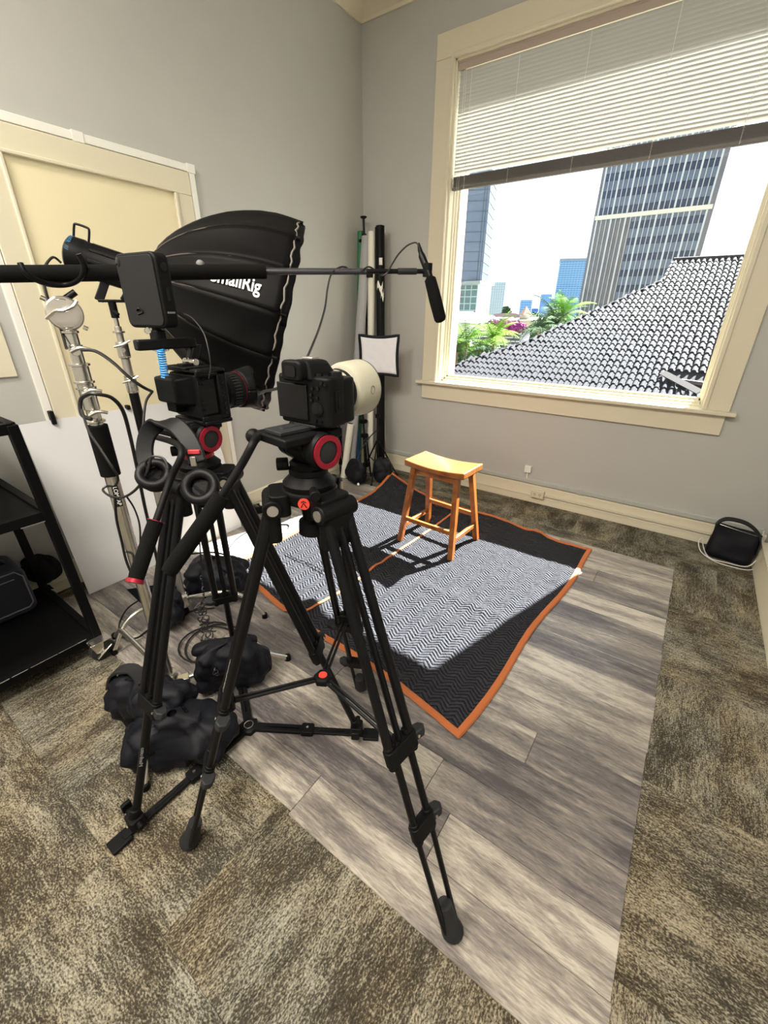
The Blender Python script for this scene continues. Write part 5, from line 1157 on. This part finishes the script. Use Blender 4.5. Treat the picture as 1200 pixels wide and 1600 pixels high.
ps = thing('backdrop_pole', (-2.56, 3.40, PZ), 'thin black telescopic pole with a round foot at its top', 'pole')
a = aty(568, 340, 3.46); b_ = V((-2.57, 3.42, PZ)); d_ = (a-b_).normalized()
B().cyl(b_, a, .010, n=12).build('tube', blk, ps); B().lathe(a-d_*.01, d_, [(0, .012), (.01, .028), (.018, .028)], 16).build('rubber_pad', blkp, ps)
B().cyl(a-d_*.24, a-d_*.12, .022, n=12).build('lock_block', blkp, ps, .003); B().ball(a-d_*.17+V((-.03, -.02, 0)), .014, 10, 8).build('lock_knob', blkp, ps)
def closed_stand(name, label, p, top, w_, r_=.008):
    t = thing(name, p, label, 'light stand'); p = V(p); top = V(top); u = (top-p).normalized(); s_ = u.cross(V((.6, -.8, 0))).normalized(); q_ = u.cross(s_)
    for k in range(3):
        a_ = 2*math.pi*k/3; o = (s_*math.cos(a_)+q_*math.sin(a_)); B().tube([p+o*w_, p.lerp(top, .62)+o*w_*.55], r_, 8).build('leg', blk, t)
    B().tube([p+u*.1, top], r_*1.3, 10).build('column', blk, t)
    for tt in (.18, .6, .8): B().rbox(p.lerp(top, tt), (w_*1.7, w_*1.7, .035), .006, 'z').build('collar', blkp, t, .002); 
    B().cyl(p.lerp(top, .8)+s_*w_*.6, p.lerp(top, .8)+s_*(w_*.6+.025), .007, n=10).build('lock_knob', blkp, t)
    for tt in (.3, .55): B().cyl(p.lerp(top, tt)+V((.02, -.03, 0))*.8, p.lerp(top, tt)+V((.024, -.036, 0)), .003, n=8).build('rivet', chrome, t)
    return t
closed_stand('folded_stand', 'folded black light stand between the blue roll and the cream roll', (-2.44, 3.18, PZ), aty(566, 636, 3.25), .034)
closed_stand('folded_stand', 'slim folded silver rimmed stand leaning left of the white tube', (-2.70, 3.08, PZ), aty(529, 640, 3.1), .022, .006)
# open stand with the small square softbox
sc_ = V((-2.33, 3.20, 0)); ss = thing('small_stand', (sc_.x, sc_.y, PZ), 'small black light stand with spread legs in the corner', 'light stand')
def zs(y): return zon(y, sc_)
B().tube([V((sc_.x, sc_.y, zs(728))), V((sc_.x, sc_.y, zs(585)))], .010, 12).build('column', blk, ss)
for ang in (55, 175, 290):
    d_ = V((math.cos(math.radians(ang)), math.sin(math.radians(ang)), 0)); k_ = V((sc_.x, sc_.y, zs(692)))+d_*.02; f_ = sc_+d_*.21+V((0, 0, PZ+.008))
    lg_ = B().tube([k_, f_], .0075, 8).build('leg', blk, ss); B().tube([V((sc_.x, sc_.y, zs(724)))+d_*.015, k_.lerp(f_, .45)], .005, 6).build('brace', blk, lg_); B().ball(f_, .013, 10, 8).build('foot', blkp, lg_)
for y in (692, 724, 650): B().rbox(V((sc_.x, sc_.y, zs(y))), (.036, .036, .035), .008, 'z').build('collar', blkp, ss, .002)
c_ = atv(592, 556, (sc_.x, sc_.y)); sqb = thing('small_softbox', (c_.x, c_.y, c_.z-.16), 'small square softbox with a wrinkled white front in the corner', 'softbox')
fn_ = V((-c_.x*.9, -c_.y, .12)).normalized(); MQ = axes(c_, V((0, 0, 1)).cross(-fn_).normalized()*-1, -fn_, V((0, 0, 1)))
rx = V((fn_.y, -fn_.x, 0)).normalized()*-1; MQ = axes(c_, rx, -fn_, fn_.cross(rx)*-1 if (fn_.cross(rx)).z < 0 else fn_.cross(rx))
whd = mat('white_diffusion', (.70, .70, .74), .55, bump=.8, bscale=14); n, l = N(whd)
def sq(u, v, inset=0.0, y=0.0):
    x = (u-.5)*2; z = (v-.5)*2; sag = 1-.10*(1-x*x)*0; w_, h_ = .172-inset, .168-inset
    px = x*w_*(1-.07*(1-z*z)); pz_ = z*h_*(1-.10*(1-x*x)) 
    return V((px, y+.006*noise.noise(V((u*9, v*9, 2))), pz_))
B(MQ).grid(lambda u, v: sq(u, v, .012, -.010), 16, 16).build('front_diffuser', whd, sqb, solid=.002)
g = B(MQ); ed = [sq(t/12, 0) for t in range(12)]+[sq(1, t/12) for t in range(12)]+[sq(1-t/12, 1) for t in range(12)]+[sq(0, 1-t/12) for t in range(12)]
g.tube(ed, .010, 6, closed=True, flat=1.6); g.build('black_edge', fabric, sqb)
g = B(MQ); vs = [V((p.x, .0, p.z)) for p in ed]+[V((p.x*.3, .13, p.z*.3)) for p in ed]; n_ = len(ed); g.add(vs, [(i, (i+1) % n_, n_+(i+1) % n_, n_+i) for i in range(n_)]+[tuple(range(n_, 2*n_))]); g.build('shell', fabric, sqb)
for z in (.055, -.035): B(MQ).tube(smooth([(-.150, .01, z+.02), (-.172, .03, z), (-.160, .03, z-.03)], 3), .006, 6).build('side_hook', blkp, sqb)
# bags at the foot of the corner
b1 = thing('sandbag', (-2.40, 2.92, PZ), 'black cone shaped sandbag with a white round mark in the corner', 'sandbag')
softbag(B(), frame((-2.41, 2.96, PZ), -10), (.25, .19, .25), 11, .75, amp=.012).build('pouch', fabric, b1)
q = atz(561, 753, .06)+V((.03, -.05, .0)); B().lathe(q, (CAM-q).normalized(), [(0, .012), (.002, .011)], 14).build('round_mark', whiteink, b1)
B().tube(smooth([V((-2.41, 2.96, .24)), V((-2.36, 3.08, .42)), V((-2.33, 3.2, .5))], 4), .009, 6, flat=.4).build('strap', web, b1)
b2 = thing('sandbag', (-2.21, 3.12, PZ), 'black slumped sandbag under the small stand behind the blanket corner', 'sandbag')
softbag(B(), frame((-2.22, 3.14, PZ), 20), (.20, .18, .26), 12, .55, amp=.014).build('pouch', fabric, b2)
tag(B().tube(smooth([aty(597, 640, 3.5), aty(599, 670, 3.5), aty(602, 700, 3.5), atz(604, 722, .03)], 6), .006, 6).build('hanging_cord', mat('tan_cord', (.35, .26, .18), .7)), 'thin tan cord hanging down the wall behind the small stand', 'cord')
# ================================================================== RIGHT CORNER BAG
rb_ = thing('tote_bag', (.50, 3.40, 0), 'soft black handled bag on the carpet in the right corner', 'bag')
def tb_(u, v):
    a = 2*math.pi*u; c_, s_ = math.cos(a), math.sin(a); ex = lambda q, p: math.copysign(abs(q)**p, q); t = v
    x = ex(c_, .35)*.130*(1-.04*t); y = ex(s_, .45)*.075*(1.05-.55*t); bot = .0; z = .222*t - (.02*(t)*(c_*.5+.5)); k = 1-max(0, .12-v)/.12*.15
    p = V((x*k, y*k, z)); return p+V((c_, s_, 0))*noise.noise(V((p.x*12, p.y*12, p.z*10)))*.010
g = B(frame((.505, 3.40, .004), -8)); g.grid(tb_, 48, 16); vs = [tb_(k/48, 1) for k in range(48)]; g.add(vs, [tuple(range(48))]); vs = [tb_(k/48, 0) for k in range(48)]; g.add(vs, [tuple(range(48))[::-1]]); g.build('body', fabric, rb_)
B().strap(smooth([V((.385, 3.40, .20)), V((.388, 3.39, .245)), V((.43, 3.375, .285)), V((.52, 3.37, .283)), V((.59, 3.375, .24)), V((.628, 3.37, .18)), V((.632, 3.365, .08))], 6), .036, .008, (0, 1, .3)).build('handle', web, rb_)
B(frame((.505, 3.40, .004), -8)).tube([(-.125, -.02, .226), (0, -.022, .214), (.125, -.02, .205)], .004, 6).build('zip', blkg, rb_)
wire('white_cable', 'white cable coiled on the carpet round the bag in the right corner', [V((XR-.03, 3.53, .20)), V((.655, 3.50, .12)), V((.655, 3.45, .04)), V((.648, 3.33, .012)), V((.60, 3.26, .01)), V((.50, 3.25, .01)), V((.42, 3.27, .012)), V((.35, 3.35, .02)), V((.325, 3.42, .06)), V((.345, 3.45, .08)), V((.36, 3.42, .03)), V((.40, 3.30, .012)), V((.50, 3.28, .016)), V((.60, 3.29, .02)), V((.645, 3.36, .06)), V((.65, 3.42, .09))], .0035, wirew)
# small dark speck left out; power strip and its cables
pw = thing('power_strip', (-2.66, 1.98, 0), 'black power strip with a white plug on the carpet by the left wall', 'power strip')
MP = frame((-2.67, 1.97, .0), -18)
B(MP).rbox((0, 0, .032), (.085, .15, .055), .012, 'z').build('housing', blkp, pw, .005)
for k in (-1, 0, 1): B(MP).bb((-.024, k*.045-.014, .0598), (.024, k*.045+.014, .0612)).build('socket', blkg, pw)
B(MP).rbox((.01, .045, .070), (.03, .028, .022), .006, 'z').build('white_plug', whitep, pw, .002)
wire('floor_cable', 'black cable running from the power strip across the bright planks', [V((-2.66, 2.04, .06)), V((-2.52, 2.10, .02)), V((-2.36, 2.05, .012)), V((-2.36, 1.86, .011)), V((-2.28, 1.74, .011)), V((-2.20, 1.82, .011)), V((-2.28, 1.95, .011)), V((-2.42, 1.80, .011)), V((-2.42, 1.60, .011)), V((-2.30, 1.40, .012))], .004)
wire('floor_cable', 'second black cable trailing from the power strip towards the corner', [V((-2.66, 2.02, .06)), V((-2.50, 2.20, .02)), V((-2.36, 2.42, .010)), V((-2.30, 2.62, .010)), V((-2.36, 2.75, .010)), V((-2.46, 2.70, .010)), V((-2.42, 2.55, .010)), V((-2.30, 2.56, .014)), V((-2.28, 2.68, .012))], .0035)
wire('floor_cable', 'thin dark cable lying across the blanket near its left edge', [atz(446, 864, .022), atz(460, 872, .022), atz(476, 878, .022), atz(490, 884, .024), atz(506, 893, .026)], .003)
# cables on and round the stands
wire('lamp_cable', 'black lamp cable arching from the lamp rear over the boom grip', [atd(96, 411, 1.36), atd(84, 402, 1.34), atd(74, 410, 1.28), atd(68, 424, 1.22), atd(68, 440, 1.20), atd(76, 470, 1.19), atd(92, 505, 1.18), atd(104, 545, 1.17)], .004)
wire('stand_cable', 'black cable curving from the silver stand to the caged camera', [atd(130, 547, 1.12), atd(150, 549, 1.08), atd(176, 566, 1.06), atd(200, 588, 1.06), atd(222, 604, 1.08), atd(238, 612, 1.12)], .0042)
wire('stand_cable', 'black cable looping below the caged camera behind the headphones', [atd(238, 612, 1.12), atd(228, 628, 1.12), atd(224, 660, 1.12), atd(221, 700, 1.12), atd(220, 730, 1.12)], .0034)
wire('stand_cable', 'thick black cable hanging in a long loop beside the silver stand', [atd(143, 655, 1.16), atd(128, 648, 1.16), atd(126, 625, 1.15), atd(138, 616, 1.14), atd(152, 616, 1.14), atd(175, 622, 1.17), atd(192, 642, 1.22), atd(203, 680, 1.28), atd(214, 730, 1.35), atd(226, 790, 1.45), atd(240, 850, 1.55), atd(252, 905, 1.65)], .0055)
wire('stand_cable', 'black cable taped down the foam sleeve of the silver stand', [atd(128, 640, 1.15), atd(138, 672, 1.12), atd(156, 700, 1.10), atd(174, 728, 1.10), atd(184, 745, 1.12), atd(180, 758, 1.14), atd(166, 760, 1.13), atd(161, 766, 1.12), atd(172, 775, 1.08), atd(192, 777, 1.04), atd(212, 765, 1.0), atd(228, 742, .98), atd(236, 715, .97)], .0032)
wire('stand_cable', 'thin black cable hanging beside the lower silver stand tube', [atd(180, 776, 1.16), atd(182, 810, 1.2), atd(190, 845, 1.24), atd(198, 878, 1.28), atd(210, 902, 1.32), atd(208, 868, 1.34), atd(197, 862, 1.34)], .0040)
wire('stand_cable', 'thin black wire bowing out right of the silver stand', [atd(198, 776, 1.12), atd(210, 795, 1.16), atd(218, 820, 1.2), atd(219, 850, 1.24), atd(216, 880, 1.28)], .0026)
wire('floor_cable', 'black cable looping on the planks beside the cart caster', [atz(222, 935, .12), atz(200, 950, .06), atz(188, 970, .012), atz(187, 985, .012), atz(198, 997, .012), atz(215, 996, .012), atz(232, 984, .012), atz(262, 968, .012), atz(300, 955, .012), atz(335, 950, .012)], .0045)
r = random.Random(21); pts = []
tk = [atz(314, 900, .22), atz(318, 930, .18), atz(313, 950, .12), atz(322, 975, .10), atz(326, 1000, .14), atz(334, 1030, .16), atz(338, 1055, .17)]
path = smooth(tk, 60)
for i, p in enumerate(path):
    t = i/len(path); amp = .006 if t < .3 else (.032 if t < .85 else .012); a_ = i*.55; pts.append(p+V((math.cos(a_)*amp*r.uniform(.5, 1), math.sin(a_*1.3)*amp*r.uniform(.5, 1), math.sin(a_)*amp*r.uniform(.4, 1))))
tag(B().tube(pts, .0026, 5).build('tangled_cable', cable), 'tangled bundle of thin black cable hanging over the sandbag between the tripods', 'cable')
cl_ = []
cc = atz(330, 1005, .012)
for k in range(60): a_ = 2*math.pi*k/24; rr_ = .14+.02*math.sin(k*.35); cl_.append(cc+V((math.cos(a_)*rr_*1.0, math.sin(a_)*rr_*.9, .004+.0005*k*.2)))
tag(B().tube(cl_, .0042, 6).build('coiled_cable', cable), 'black cable coil lying on the planks behind the ground spreader', 'cable')
wire('link_cable', 'short black cable between the petal lens hood and the near camera', [atd(404, 616, 1.12), atd(414, 611, 1.0), atd(426, 609, .92), atd(437, 606, .86)], .0032)
wire('boom_cable', 'black cable hanging straight beside the second pan handle', [atd(305, 700, 1.02), atd(310, 735, 1.03), atd(309, 760, 1.04), atd(308, 800, 1.06), atd(312, 850, 1.12), atd(316, 900, 1.25)], .0022)
